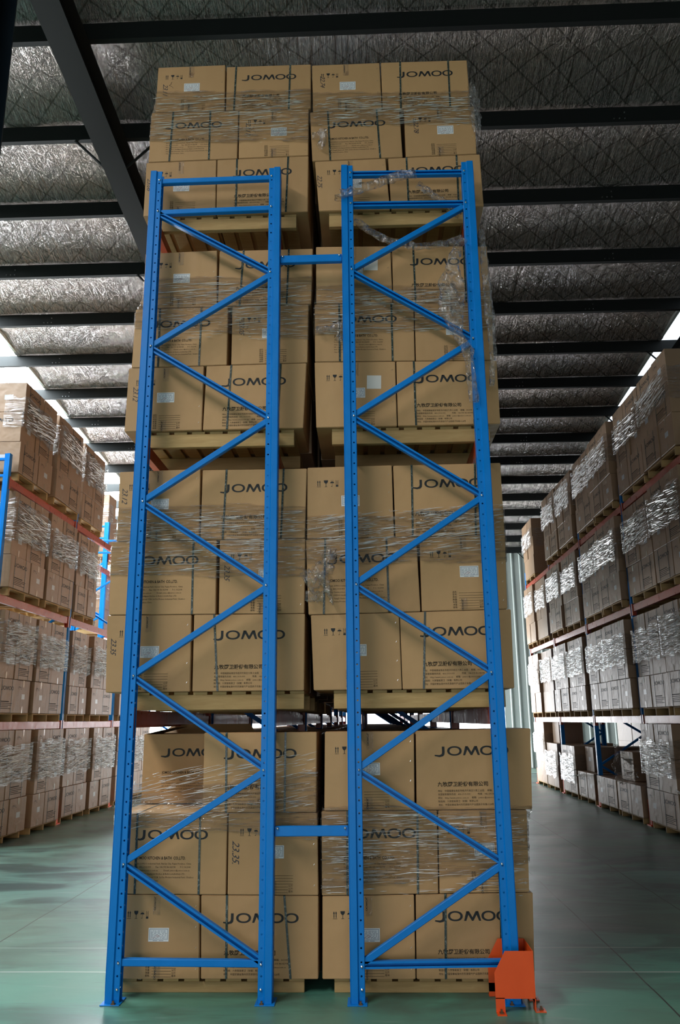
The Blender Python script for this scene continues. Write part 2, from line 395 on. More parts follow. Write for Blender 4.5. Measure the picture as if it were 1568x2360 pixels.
def post_mesh(name, H, detail=True):
    """upright section seen from its end: outer face at x=0, lips pointing to +x, front at y=0, depth .09"""
    b = MB()
    def wall(p, q, hu=None, r=.008, tall=1.):
        p, q = Vector((*p, 0)), Vector((*q, 0)); d = q-p; L_ = d.length
        if hu is None or not detail:
            n = len(b.v); b.v.extend([tuple(p), tuple(q), tuple(q+Vector((0,0,H))), tuple(p+Vector((0,0,H)))]); b.f.append((n, n+1, n+2, n+3))
        else: holed_strip(b, p, d.normalized(), (0, 0, 1), L_, H, hu, r, tall=tall)
    wall((.090, .018), (.088, .013)); wall((.088, .013), (.054, .013), .018, .0065)
    wall((.054, .013), (.046, 0)); wall((.046, 0), (.004, 0)); wall((.004, 0), (0, .004))
    wall((0, .004), (0, .045), .026, .009, 1.5); wall((0, .045), (0, .086), .015, .009, 1.5)
    wall((0, .086), (.004, .09)); wall((.004, .09), (.046, .09)); wall((.046, .09), (.054, .077))
    wall((.054, .077), (.088, .077), .016, .0065); wall((.088, .077), (.090, .072))
    me = b.me(name)
    bm = bmesh.new(); bm.from_mesh(me); bmesh.ops.remove_doubles(bm, verts=bm.verts, dist=.0002)
    bmesh.ops.recalc_face_normals(bm, faces=bm.faces)
    bmesh.ops.solidify(bm, geom=bm.faces[:], thickness=.0022)
    bm.to_mesh(me); bm.free(); return me
def mirrored(me):
    m2 = me.copy(); m2.transform(Matrix.Scale(-1, 4, (1, 0, 0))); m2.flip_normals(); return m2
H1 = 6.03
POST = post_mesh('post', H1-.008); POSTM = mirrored(POST)
POSTS = post_mesh('post_plain', H1-.008, False); POSTSM = mirrored(POSTS)

def brace_mesh(p, q, open_):
    """cold-formed channel from p to q in the XZ plane (y .018 .. .072)"""
    P, Q = Vector((p[0], 0, p[1])), Vector((q[0], 0, q[1])); d = (Q-P).normalized(); n = Vector((-d.z, 0, d.x))
    w_ = .0215; y0, y1 = .022, .062; t = .002
    if open_: prof = [(w_, y1), (w_, y0), (w_-.013, y0), (w_-.013, y0+t), (w_-t, y0+t), (w_-t, y1-t), (-w_+t, y1-t), (-w_+t, y0+t), (-w_+.013, y0+t), (-w_+.013, y0), (-w_, y0), (-w_, y1)]
    else:     prof = [(w_, y0+.004), (w_-.004, y0), (-w_+.004, y0), (-w_, y0+.004), (-w_, y1), (-w_+.012, y1), (-w_+.012, y1-t), (-w_+t, y1-t), (-w_+t, y0+t), (w_-t, y0+t), (w_-t, y1-t), (w_-.012, y1-t), (w_-.012, y1), (w_, y1)]
    b = MB(); b.ext(prof, 0, (Q-P).length, lambda a, s: tuple(P + d*s + n*a[0] + Vector((0, a[1], 0))))
    return fixn(b.me('brace'))
def bolt_mesh(r=.009):
    b = MB(); prof = [(r*.9, 0), (r, .002), (r, .006), (r*.55, .010), (0.0005, .011)]; seg = 8
    for i, (rad, y) in enumerate(prof):
        for k in range(seg): b.v.append((rad*math.cos(2*PI*k/seg), -y, rad*math.sin(2*PI*k/seg)))
    for i in range(len(prof)-1):
        for k in range(seg): b.f.append((i*seg+k, i*seg+(k+1)%seg, (i+1)*seg+(k+1)%seg, (i+1)*seg+k))
    return b.me('bolt')
BOLT = bolt_mesh(); 
bp = MB(); bp.box(-.02, -.035, 0, .105, .125, .006); BASE = bevel(bp.me('base_plate'), .002)
ab = MB(); ab.box(-.012, -.012, .006, .012, .012, .012); ab.box(-.006, -.006, .012, .006, .006, .026); ANCH = ab.me('anchor_bolt')

def frame(x0, x1, nodesL, nodesR, ztie, y, label, detail=True, openfn=None, group=None, first='L'):
    """upright frame between outer faces x0 < x1; nodes are brace heights on either post"""
    t = empty('upright_frame', (x0, y, 0), label, 'rack frame', group)
    w_ = x1-x0
    pl = link('post', POST if detail else POSTS, M_BLUE, t, (0, 0, .006)); pr = link('post', POSTM if detail else POSTSM, M_BLUE, t, (w_, 0, .006))
    for x, s in ((0, 1), (w_, -1)):
        o = link('base_plate', BASE, M_BLUE, t, (x-(.0 if s > 0 else .085), 0, 0)) if s > 0 else link('base_plate', BASE, M_BLUE, t, (x-.085, 0, 0))
        if detail:
            link('anchor_bolt', ANCH, M_RUST, t, (x+s*.062, -.020, 0)); link('anchor_bolt', ANCH, M_RUST, t, (x+s*.03, .108, 0))
    a, c = .072, w_-.072
    ties, diags = [], []
    seq = sorted([(z, a) for z in nodesL]+[(z, c) for z in nodesR])
    for z, _ in ztie: ties.append(z)
    for (za, xa), (zb, xb) in zip(seq[:-1], seq[1:]):
        if xa != xb: diags.append(((xa, za), (xb, zb)))
    for za, zb in ztie:
        link('tie', brace_mesh((a-.005, za), (c+.005, zb), openfn('tie', 0)), M_BLUE, t)
    for p, q in diags:
        up_right = (q[0] > p[0])
        e = .012
        link('brace', brace_mesh((p[0], p[1]+e), (q[0], q[1]-e), openfn('diag', up_right)), M_BLUE, t)
    if detail:
        bz = sorted(set([(a, z) for z in nodesL]+[(c, z) for z in nodesR]+[(a, z[0]) for z in ztie]+[(c, z[1]) for z in ztie]+[(a, .08), (c, .08)]))
        done = []
        for x, z in bz:
            if any(abs(x-X) < .01 and abs(z-Z) < .05 for X, Z in done): continue
            done.append((x, z)); link('bolt', BOLT, M_BOLT, t, (x, .0125, z))
    return t
zig = lambda kind, up: (kind == 'diag' and not up)
zig2 = lambda kind, up: kind == 'tie' or not up
FL = dict(nodesL=[.812, 2.016, 3.259, 4.487, 5.660], nodesR=[.222, 1.39, 2.631, 3.884, 5.091], ztie=[(.230, .222), (5.659, 5.672), (5.945, 5.952)])
FR = dict(nodesL=[.209, 1.387, 2.628, 3.885, 5.095], nodesR=[.805, 2.014, 3.258, 4.486, 5.656], ztie=[(.214, .226), (5.680, 5.664), (5.961, 5.945)])
fA = frame(-1.297, -.245, FL['nodesL'], FL['nodesR'], FL['ztie'], 0, 'bright blue upright frame at the front, left of the two facing the camera', openfn=zig)
fB = frame(.245, 1.297, FR['nodesL'], FR['nodesR'], FR['ztie'], 0, 'bright blue upright frame at the front, right one with the orange guard on its foot', openfn=zig2)

def copy_tree(o, loc, parent=None, label=None, group=None, name=None):
    c = o.copy(); COL.objects.link(c); c.location = loc
    if parent: c.parent = parent
    if label: c['label'] = label
    if group: c['group'] = group
    for ch in list(o.children):
        k = ch.copy(); COL.objects.link(k); k.parent = c
        for g in list(ch.children):
            q = g.copy(); COL.objects.link(q); q.parent = k
    return c
# a plainer frame for everything further in
REG = dict(nodesL=[.82+1.22*k for k in range(4)], nodesR=[.21+1.22*k for k in range(5)], ztie=[(.22, .22), (5.66, 5.66), (5.94, 5.94)])
plain = frame(0, 1.052, REG['nodesL'], REG['nodesR'], REG['ztie'], 2.85, 'x', detail=False, openfn=zig)
BAY = 2.85
used = False
for j in range(1, 7):
    for x0, side in ((-1.297, 'left'), (.245, 'right')):
        lab = f'blue upright frame, {ORD[j]} from the front in the {side} half of the central rack'
        if not used: plain.location = (x0, BAY*j, 0); plain['label'] = lab; plain['group'] = 'inner frames of the central rack'; used = True
        else: copy_tree(plain, (x0, BAY*j, 0), label=lab, group='inner frames of the central rack')

# row spacers
for z, wd in ((1.005, 'lower'), (5.212, 'upper')):
    t = empty('row_spacer', (0, .03, z), f'{wd} blue spacer bar joining the two front frames across the gap', 'spacer', 'row spacers')
    bevel(MB().box(-.241, .0, -.032, .241, .04, .032).build('bar', M_BLUE, t).data, .004)
    for s in (-1, 1): link('bolt', BOLT, M_BOLT, t, (s*.222, -.001, .018))

# orange post guard
t = empty('post_guard', (1.297, 0, 0), 'orange steel post guard bolted round the right front rack foot', 'post guard')
b = MB()
def plate(b, pts, y, th): b.ext(pts, y, y+th, lambda p, s: (p[0], s, p[1]))
face = [(-.175, .075), (-.175, .215), (-.105, .335), (.065, .335), (.065, .075)]
plate(b, face, -.135, .005); plate(b, [(-.175, .03), (-.175, .215), (-.105, .335), (.065, .335), (.065, .03)], .155, .005)
b.box(.060, -.130, .05, .065, .155, .335)
g = b.build('guard_plates', M_ORANGE, t); fixn(g.data)
for (x, y, sx) in ((-.150, -.135, 1), (.09, -.09, 0), (-.150, .155, 2), (.09, .12, 0)):
    q = MB()
    if sx == 1: q.box(-.175, -.135, .003, -.120, -.130, .08); q.box(-.175, -.195, 0, -.120, -.130, .005)
    elif sx == 2: q.box(-.175, .155, .003, -.120, .160, .08); q.box(-.175, .16, 0, -.120, .205, .005)
    else: q.box(.060, y-.045, .003, .065, y+.03, .08); q.box(.060, y-.045, 0, .125, y+.03, .005)
    o = q.build('foot', M_ORANGE, t)
for x, y in ((-.147, -.165), (.100, -.098), (.100, .11)): link('anchor_bolt', ANCH, M_RUST, t, (x, y, 0))

# beams
def beam_mesh(L):
    b = MB(); prof = [(0, 0), (0, .115), (.032, .115), (.032, .088), (.05, .088), (.05, 0)]
    b.ext(prof, .012, L-.012, lambda p, s: (p[0], s, p[1])); return fixn(b.me('beam'))
def conn_mesh():
    b = MB(); b.box(-.012, 0, -.065, .060, .004, .135); b.box(-.012, -.045, -.065, -.008, .004, .135); b.box(.056, -.045, -.065, .060, .004, .135); return b.me('connector')
CONN = conn_mesh(); BM = {}
LBL = {}
def beam(x, y0, y1, ztop, label, group, flip=False):
    L = round(y1-y0-.09, 3)
    if L not in BM: BM[L] = beam_mesh(L)
    t = empty('load_beam', (x+(.05 if flip else 0), y0+.09, ztop-.115), label, 'rack beam', group)
    o = link('rail', BM[L], M_RED, t); c1 = link('connector', CONN, M_RED, t, (0, 0.001, 0)); c2 = link('connector', CONN, M_RED, t, (0, L-.005, 0))
    if flip:
        for q in (o, c1, c2): q.scale = (-1, 1, 1)
    return t
LV = {'first shelf': 1.785, 'second shelf': 3.74, 'top shelf': 5.62}
for lv, z in LV.items():
    for x, nm in ((-1.275, 'outer left'), (-.318, 'inner left'), (.268, 'inner right'), (1.225, 'outer right')):
        for j in range(6):
            beam(x, BAY*j, BAY*(j+1), z, f'red {nm} beam of the central rack, {lv}, {ORD[j]} bay from the front', 'beams of the central rack')

# ============================================================ printing on the cartons
def logo_mesh():
    """wide brand lettering, height 1 before scaling"""
    b = MB()
    def ring(x0, x1, z0, z1, tx, tz, n=30):
        k = len(b.v); cx, cz, rx, rz_ = (x0+x1)/2, (z0+z1)/2, (x1-x0)/2, (z1-z0)/2
        for i in range(n):
            a = 2*PI*i/n; e = .92
            c_, s_ = math.copysign(abs(math.cos(a))**e, math.cos(a)), math.copysign(abs(math.sin(a))**e, math.sin(a))
            b.v.append((cx+rx*c_, 0, cz+rz_*s_)); b.v.append((cx+(rx-tx)*c_, 0, cz+(rz_-tz)*s_))
        for i in range(n):
            j = (i+1) % n; b.f.append((k+2*i, k+2*j, k+2*j+1, k+2*i+1))
    b.poly([(.78, 1.0), (.78, .38), (.72, .16), (.5, .06), (.0, .10), (-.02, -.04), (.5, -.16), (.86, -.08), (1.02, .1), (1.06, .4), (1.06, 1.0)], 0)
    ring(1.32, 2.86, -.03, 1.03, .25, .17)
    b.poly([(2.98, 0), (3.20, 0), (3.44, .62), (3.44, 1.0), (3.24, 1.0)], 0); b.poly([(3.24, 1), (3.52, 1), (3.86, .36), (3.86, .0), (3.78, .0), (3.40, .70)], 0)
    b.poly([(4.74, 0), (4.52, 0), (4.28, .62), (4.28, 1.0), (4.48, 1.0)], 0); b.poly([(4.48, 1), (4.20, 1), (3.86, .36), (3.86, .0), (3.94, .0), (4.32, .70)], 0)
    ring(4.78, 6.24, -.03, 1.03, .25, .17); ring(6.30, 7.76, -.03, 1.03, .25, .17)
    me = b.me('logo_print'); return me
# nominal faces: long .78 x .50, narrow .60 x .50; origin bottom left, drawn at y = 0
LW, SW, HH = .78, .60, .50
LOGO = fit(logo_mesh(), .175*LW, .79*HH, .645*LW, .135*HH)
def lines_text(lines, x0, ztop, width, height, **k):
    n = len(lines); out = []
    for i, s in enumerate(lines):
        me = text_mesh(s, 1.0, **k)
        sc = height/(n*1.45); me.transform(Matrix.Scale(sc, 4))
        xs = [v.co.x for v in me.vertices]; wd = max(xs)
        f = min(1., width/wd) if wd else 1
        for v_ in me.vertices: v_.co.x = x0+v_.co.x*f; v_.co.z += ztop-(i+.8)*height/n
        out.append(me)
    return out
CN_HEAD = fit(text_mesh('九牧厨卫股份有限公司', 1, bold=.025, res=1), .19*LW, .345*HH, .435*LW, .062*HH)
CN_BODY = join(lines_text(['地址：中国福建省南安市经济开发区九牧工业园     邮编：362308', '全国管家服务热线：400-1919-999            传真：+86 595 86142998',
    '网址：Http://www.jomoo.com.cn     邮箱：jomoo@jomoo.com.cn', '制造商：九牧智能厨卫（安徽）有限公司', '地址：中国安徽省滁州市苏滁现代产业园扬子东路1528号'],
    .19*LW, .255*HH, .63*LW, .215*HH, res=1), 'address_print')
CN = join([CN_HEAD, CN_BODY], 'address_print')
EN_HEAD = fit(text_mesh('JOMOO KITCHEN & BATH  CO.,LTD.', 1, bold=.022, res=2), .19*LW, .46*HH, .44*LW, .05*HH)
EN = join([EN_HEAD]+lines_text(["Add: JOMOO Industrial Park, Nan'an City, Fujian Province, China.", 'Tel: 400-1919-999        Fax: +86 595 86142998        P.C: 362308', 'Http://www.jomoo.com.cn          E-mail: jomoo@jomoo.com.cn',
    'Mfr: JOMOO Intelligent Kitchen & Bathroom(AnHui) LTD.', 'Add: YangZi Eastroad 1528, SuChu Modern Industrial Park, Chuzhou', 'City, Anhui Province, China'], .19*LW, .395*HH, .60*LW, .25*HH, res=1), 'address_print')
def symbols_mesh(x0, z0, s):
    b = MB()
    for dx in (.0, .30):
        b.poly([(dx+.06, .15), (dx+.16, .15), (dx+.16, .7), (dx+.06, .7)], 0); b.poly([(dx-.01, .7), (dx+.23, .7), (dx+.11, 1.0)], 0)
    b.poly([(-.04, 0), (.56, 0), (.56, .05), (-.04, .05)], 0)
    g = 1.0   # glass
    b.poly([(g, 1.0), (g+.04, .72), (g+.2, .52), (g+.32, .48), (g+.44, .52), (g+.6, .72), (g+.64, 1.0)], 0); b.poly([(g+.28, .5), (g+.36, .5), (g+.36, .05), (g+.28, .05)], 0); b.poly([(g+.12, 0), (g+.52, 0), (g+.52, .05), (g+.12, .05)], 0)
    u = 1.98  # umbrella
    pts = [(u+.27+.30*math.cos(a), .55+.25*math.sin(a)) for a in [PI*k/8 for k in range(9)]]; b.poly(pts, 0)
    b.poly([(u+.25, .55), (u+.29, .55), (u+.29, .1), (u+.25, .1)], 0); b.poly([(u+.10, .1), (u+.29, .1), (u+.29, .03), (u+.14, .03)], 0)
    for k in range(3): b.poly([(u+.1+k*.16, .88), (u+.13+k*.16, .88), (u+.18+k*.16, 1.02), (u+.15+k*.16, 1.02)], 0)
    q = 2.8   # stacking limit
    b.poly([(q, 0), (q+.36, 0), (q+.36, .28), (q, .28)], 0)
    for k in range(3): b.poly([(q, .36+k*.22), (q+.36, .36+k*.22), (q+.36, .40+k*.22), (q, .40+k*.22)], 0); b.poly([(q, .36+k*.22), (q+.04, .36+k*.22), (q+.04, .54+k*.22), (q, .54+k*.22)], 0); b.poly([(q+.32, .36+k*.22), (q+.36, .36+k*.22), (q+.36, .54+k*.22), (q+.32, .54+k*.22)], 0)
    b.v = [(x0+x*s, y, z0+z*s) for x, y, z in b.v]; return b.me('handling_symbols')
SYM = symbols_mesh(.125*SW, .715*HH, .094*HH)
def form_mesh():
    rows = ['品名：', '型号：', '类型：', '数量：', '毛重：', '净重：', '规格：']; out = []
    x0, x1, zt, dz = .365*SW, .72*SW, .262*HH, .034*HH; b = MB()
    for i, s in enumerate(rows):
        me = text_mesh(s, .0225*HH*1.35, res=1); me.transform(Matrix.Translation((x0, 0, zt-(i+.8)*dz))); out.append(me)
        xe = x1 if i < 4 else x1-.055*SW
        b.box(x0+.075*SW, -.0002, zt-(i+.92)*dz, xe, .0002, zt-(i+.92)*dz+.0016)
        if i >= 4:
            me = text_mesh('公斤' if i < 6 else '厘米', .0225*HH*1.35, res=1); me.transform(Matrix.Translation((xe+.003, 0, zt-(i+.8)*dz))); out.append(me)
    return join(out+[b.me('l')], 'form_print')
FORM = form_mesh()
def sticker(parent, x, z, w_=.135, h=.082, y=-.0012, simple=False):
    o = MB().box(x, y, z, x+w_, y+.001, z+h).build('shipping_label', M_PAPER, parent)
    if simple: return o
    link('label_print', STK, M_PRN, o, (x, y-.0004, z)); link('label_stamp', STR, M_PRNR, o, (x, y-.0004, z)); return o
b = MB()
for x0, z0, x1, z1 in ((.006, .012, .009, .076), (.126, .012, .129, .076), (.006, .073, .129, .076), (.006, .012, .129, .014), (.03, .004, .06, .007), (.07, .004, .10, .007)): b.box(x0, 0, z0, x1, .0003, z1)
random.seed(3)
for i in range(7):
    x = .014
    while x < .118:
        w_ = random.uniform(.004, .02); b.box(x, 0, .018+i*.0075, min(x+w_, .121), .0003, .0205+i*.0075); x += w_+random.uniform(.003, .010)
STK = b.me('label_print')
b = MB(); b.box(.05, 0, .028, .075, .0003, .030); b.box(.05, 0, .036, .07, .0003, .038); b.box(.022, 0, .022, .05, .0003, .0235); STR = b.me('label_stamp')
TAPE_TXT = fit(logo_mesh(), 0, 0, .085, .013); TAPE_TXT.transform(Matrix.Rotation(PI/2, 4, 'Y'))
HAND = {}
def hand(s):
    if s not in HAND: HAND[s] = fit(text_mesh(s, 1, shear=.45, spacing=.9, res=2, rot=-PI/2), 0, 0, None, .125 if len(s) < 6 else .15)
    return HAND[s]
random.seed(11)
def scribble(seed):
    r = random.Random(seed); p = [(0, 0, 0)]
    for i in range(9): p.append((p[-1][0]+r.uniform(-.014, .016), 0, p[-1][2]-r.uniform(.002, .013)))
    return MB().tube(p, .0011, 4).me('pen_scribble')

# ============================================================ cartons of the near loads (face corners measured in metres, x z)
QUADS={
 'T1a':[(-1.343, 7.219), (-0.755, 7.223), (-0.75, 6.752), (-1.348, 6.759)],
 'T1b':[(-0.744, 7.201), (-0.012, 7.198), (-0.012, 6.743), (-0.74, 6.752)],
 'T2a':[(-1.377, 6.756), (-0.631, 6.747), (-0.631, 6.273), (-1.383, 6.264)],
 'T2b':[(-0.625, 6.747), (-0.031, 6.739), (-0.034, 6.281), (-0.621, 6.274)],
 'T3a':[(-1.399, 6.26), (-0.805, 6.267), (-0.799, 5.766), (-1.401, 5.766)],
 'T3b':[(-0.8, 6.267), (-0.032, 6.277), (-0.038, 5.766), (-0.795, 5.766)],
 'R1a':[(-0.004, 7.186), (0.58, 7.188), (0.592, 6.713), (0.004, 6.711)],
 'R1b':[(0.591, 7.19), (1.329, 7.184), (1.337, 6.716), (0.595, 6.713)],
 'R2a':[(-0.021, 6.707), (0.738, 6.71), (0.754, 6.235), (-0.002, 6.223)],
 'R2b':[(0.775, 6.71), (1.368, 6.712), (1.366, 6.245), (0.778, 6.235)],
 'R3a':[(0.02, 6.22), (0.61, 6.229), (0.636, 5.735), (0.052, 5.735)],
 'R3b':[(0.63, 6.229), (1.391, 6.241), (1.398, 5.735), (0.644, 5.735)],
 'M1a':[(-1.364, 5.401), (-0.775, 5.413), (-0.765, 4.908), (-1.36, 4.906)],
 'M1b':[(-0.757, 5.406), (0.003, 5.404), (-0.01, 4.909), (-0.758, 4.908)],
 'M2a':[(-1.416, 4.902), (-0.673, 4.904), (-0.671, 4.402), (-1.424, 4.397)],
 'M2b':[(-0.641, 4.904), (-0.032, 4.905), (-0.04, 4.406), (-0.639, 4.402)],
 'M3a':[(-1.444, 4.393), (-0.851, 4.397), (-0.851, 3.867), (-1.451, 3.867)],
 'M3b':[(-0.832, 4.397), (-0.047, 4.402), (-0.072, 3.867), (-0.844, 3.867)],
 'N1a':[(0.027, 5.419), (0.631, 5.407), (0.636, 4.899), (0.028, 4.909)],
 'N1b':[(0.641, 5.407), (1.402, 5.381), (1.406, 4.887), (0.639, 4.899)],
 'N2a':[(0.015, 4.905), (0.801, 4.893), (0.795, 4.399), (0.017, 4.411)],
 'N2b':[(0.806, 4.892), (1.411, 4.883), (1.404, 4.389), (0.801, 4.398)],
 'N3a':[(0.014, 4.407), (0.643, 4.397), (0.643, 3.865), (0.026, 3.865)],
 'N3b':[(0.649, 4.397), (1.424, 4.385), (1.424, 3.865), (0.648, 3.865)],
 'P1a':[(-1.466, 3.544), (-0.849, 3.556), (-0.842, 3.006), (-1.459, 3.006)],
 'P1b':[(-0.835, 3.547), (-0.043, 3.543), (-0.058, 3.007), (-0.834, 3.006)],
 'P2a':[(-1.497, 3.002), (-0.71, 3.002), (-0.703, 2.457), (-1.485, 2.461)],
 'P2b':[(-0.689, 3.002), (-0.053, 3.003), (-0.062, 2.454), (-0.682, 2.457)],
 'P3a':[(-1.495, 2.457), (-0.878, 2.454), (-0.868, 1.913), (-1.473, 1.913)],
 'P3b':[(-0.861, 2.454), (-0.057, 2.45), (-0.063, 1.913), (-0.855, 1.913)],
 'Q1a':[(-0.041, 3.549), (0.595, 3.556), (0.598, 3.004), (-0.044, 3.001)],
 'Q1b':[(0.603, 3.552), (1.405, 3.558), (1.405, 3.008), (0.606, 3.004)],
 'Q2a':[(-0.052, 2.997), (0.761, 3.001), (0.773, 2.456), (-0.033, 2.443)],
 'Q2b':[(0.782, 3.001), (1.407, 3.004), (1.392, 2.465), (0.78, 2.456)],
 'Q3a':[(-0.016, 2.439), (0.619, 2.449), (0.625, 1.905), (0.004, 1.905)],
 'Q3b':[(0.622, 2.449), (1.416, 2.462), (1.408, 1.905), (0.628, 1.905)],
 'F1b':[(-0.76, 1.631), (0.026, 1.629), (0.022, 1.104), (-0.756, 1.106)],
 'F2a':[(-1.353, 1.105), (-0.583, 1.102), (-0.58, 0.591), (-1.344, 0.598)],
 'F2b':[(-0.577, 1.102), (0.029, 1.1), (0.035, 0.586), (-0.572, 0.591)],
 'F3a':[(-1.325, 0.594), (-0.756, 0.589), (-0.741, 0.085), (-1.307, 0.085)],
 'F3b':[(-0.748, 0.589), (0.035, 0.582), (0.033, 0.085), (-0.733, 0.085)],
 'G1a':[(0.081, 1.63), (0.7, 1.629), (0.688, 1.114), (0.075, 1.113)],
 'G1b':[(0.71, 1.629), (1.5, 1.64), (1.477, 1.116), (0.7, 1.114)],
 'G2a':[(0.056, 1.109), (0.838, 1.111), (0.828, 0.595), (0.057, 0.584)],
 'G2b':[(0.844, 1.111), (1.44, 1.112), (1.423, 0.603), (0.833, 0.595)],
 'G3a':[(0.06, 0.58), (0.667, 0.588), (0.662, 0.086), (0.058, 0.086)],
 'G3b':[(0.676, 0.589), (1.445, 0.599), (1.424, 0.086), (0.666, 0.086)],
}
STRAPS = {'T1b': [(.115,.095),(.755,.74)], 'T2a': [(.25,.235),(.677,.68)], 'T3b': [(.217,.215),(.777,.76)], 'R1b': [(.224,.21),(.78,.77)], 'R2a': [(.2,.2),(.745,.75)],
 'R3b': [(.2,.19),(.745,.73)], 'M1b': [(.26,.234),(.744,.737)], 'M2a': [(.264,.278),(.713,.708)], 'M3b': [(.249,.241),(.742,.739)], 'N1b': [(.224,.231),(.755,.75)],
 'N2a': [(.249,.25),(.775,.777)], 'N3b': [(.175,.178),(.756,.746)], 'P1b': [(.232,.215),(.778,.77)], 'P2a': [(.25,.25),(.78,.777)], 'P3b': [(.183,.227),(.733,.737)],
 'Q1b': [(.173,.16),(.762,.736)], 'Q2a': [(.176,.138),(.728,.718)], 'Q3b': [(.228,.19),(.8,.8)], 'F1b': [(.199,.208),(.724,.722)], 'F2a': [(.2,.197),(.758,.759)],
 'F3b': [(.222,.216),(.71,.764)], 'G2a': [(.225,.22),(.83,.823)], 'G3b': [(.254,.248),(.725,.72)]}
HANDT = {'T1a': '23.11', 'T2b': '23.11', 'T3a': '23.06', 'M2b': '23.05', 'M3a': '23.12', 'P1a': '23.12', 'P2b': '23.35', 'P3a': '23.35', 'F2b': '23.35.', 'R1a': '22.74', 'R2b': '22.78', 'R3a': '22.75'}
HPOS = {'T1a': (.09, .62), 'T2b': (.10, .74), 'T3a': (.03, .70), 'M2b': (.10, .74), 'M3a': (.08, .70), 'P1a': (.045, .76), 'P2b': (.06, .66), 'P3a': (.055, .70), 'F2b': (.05, .66), 'R1a': (.12, .76), 'R2b': (.13, .74), 'R3a': (.02, .72)}
FLIP = {'P2b', 'F2b'}
LOADS = {'T': ('left', 'top shelf', 5.747, .125), 'R': ('right', 'top shelf', 5.747, .125), 'M': ('left', 'second shelf', 3.867, .125), 'N': ('right', 'second shelf', 3.867, .125),
         'P': ('left', 'first shelf', 1.912, .125), 'Q': ('right', 'first shelf', 1.912, .125), 'F': ('left', 'floor level', .087, .085), 'G': ('right', 'floor level', .087, .085)}
LAYER = {'1': 'top', '2': 'middle', '3': 'bottom'}
YFACE = .20
def carton_from_quad(q, depth, y=YFACE, name='cardboard_box'):
    (ax, az), (bx_, bz), (cx, cz), (dx, dz) = q
    e = .0015; ax += e; dx += e; bx_ -= e; cx -= e
    ox, oz = (dx+cx)/2, min(dz, cz)
    b = MB()
    b.v = [(dx-ox, 0, dz-oz), (cx-ox, 0, cz-oz), (cx-ox, depth, cz-oz), (dx-ox, depth, dz-oz), (ax-ox, 0, az-oz), (bx_-ox, 0, bz-oz), (bx_-ox, depth, bz-oz), (ax-ox, depth, az-oz)]
    b.f = [(0,3,2,1),(4,5,6,7),(0,1,5,4),(1,2,6,5),(2,3,7,6),(3,0,4,7)]
    me = bevel(b.me(name), .004, 2)
    return link(name, me, M_CARD, None, (ox, y, oz)), (ox, oz)
def on_face(o, q, org, me, m, name, nomw, dy=-.0008):
    """place a nominal print mesh on the carton's front"""
    (ax, az), (bx_, bz), (cx, cz), (dx, dz) = q
    p = link(name, me, m, o); w_ = (bx_-ax+cx-dx)/2; h = (az-dz+bz-cz)/2; tilt = math.atan2((bz-az+cz-dz)/2, w_)
    p.location = (dx-org[0], dy, dz-org[1]); p.rotation_euler = (0, -tilt, 0); p.scale = (w_/nomw, 1, h/HH); return p
def quad_pt(q, u, v):   # v measured upward from the bottom
    (ax, az), (bx_, bz), (cx, cz), (dx, dz) = q
    bx0, bz0 = dx+(cx-dx)*u, dz+(cz-dz)*u; tx, tz = ax+(bx_-ax)*u, az+(bz-az)*u
    return bx0+(tx-bx0)*v, bz0+(tz-bz0)*v
def strap(o, q, org, ut, ub, depth, wd=.014):
    b = MB(); xt, zt = quad_pt(q, ut, 1); xb, zb = quad_pt(q, ub, 0)
    n = 0; pts = [(xb, zb), (xt, zt)]
    y0 = -.0035
    b.v = [(xb-wd/2-org[0], y0, zb-org[1]+.001), (xb+wd/2-org[0], y0, zb-org[1]+.001), (xt+wd/2-org[0], y0, zt-org[1]+.001), (xt-wd/2-org[0], y0, zt-org[1]+.001)]
    b.v += [(x, y0+.0015, z) for x, y, z in b.v]
    b.v += [(xt-wd/2-org[0], depth+.002, zt-org[1]+.001), (xt+wd/2-org[0], depth+.002, zt-org[1]+.001), (xt+wd/2-org[0], depth+.002, zt-org[1]), (xt-wd/2-org[0], depth+.002, zt-org[1])]
    b.f = [(0,1,2,3),(4,7,6,5),(0,4,5,1),(1,5,6,2),(0,3,7,4),(3,2,9,8)]
    return b.build('strap', M_STRAP, o)
TOPS = {}
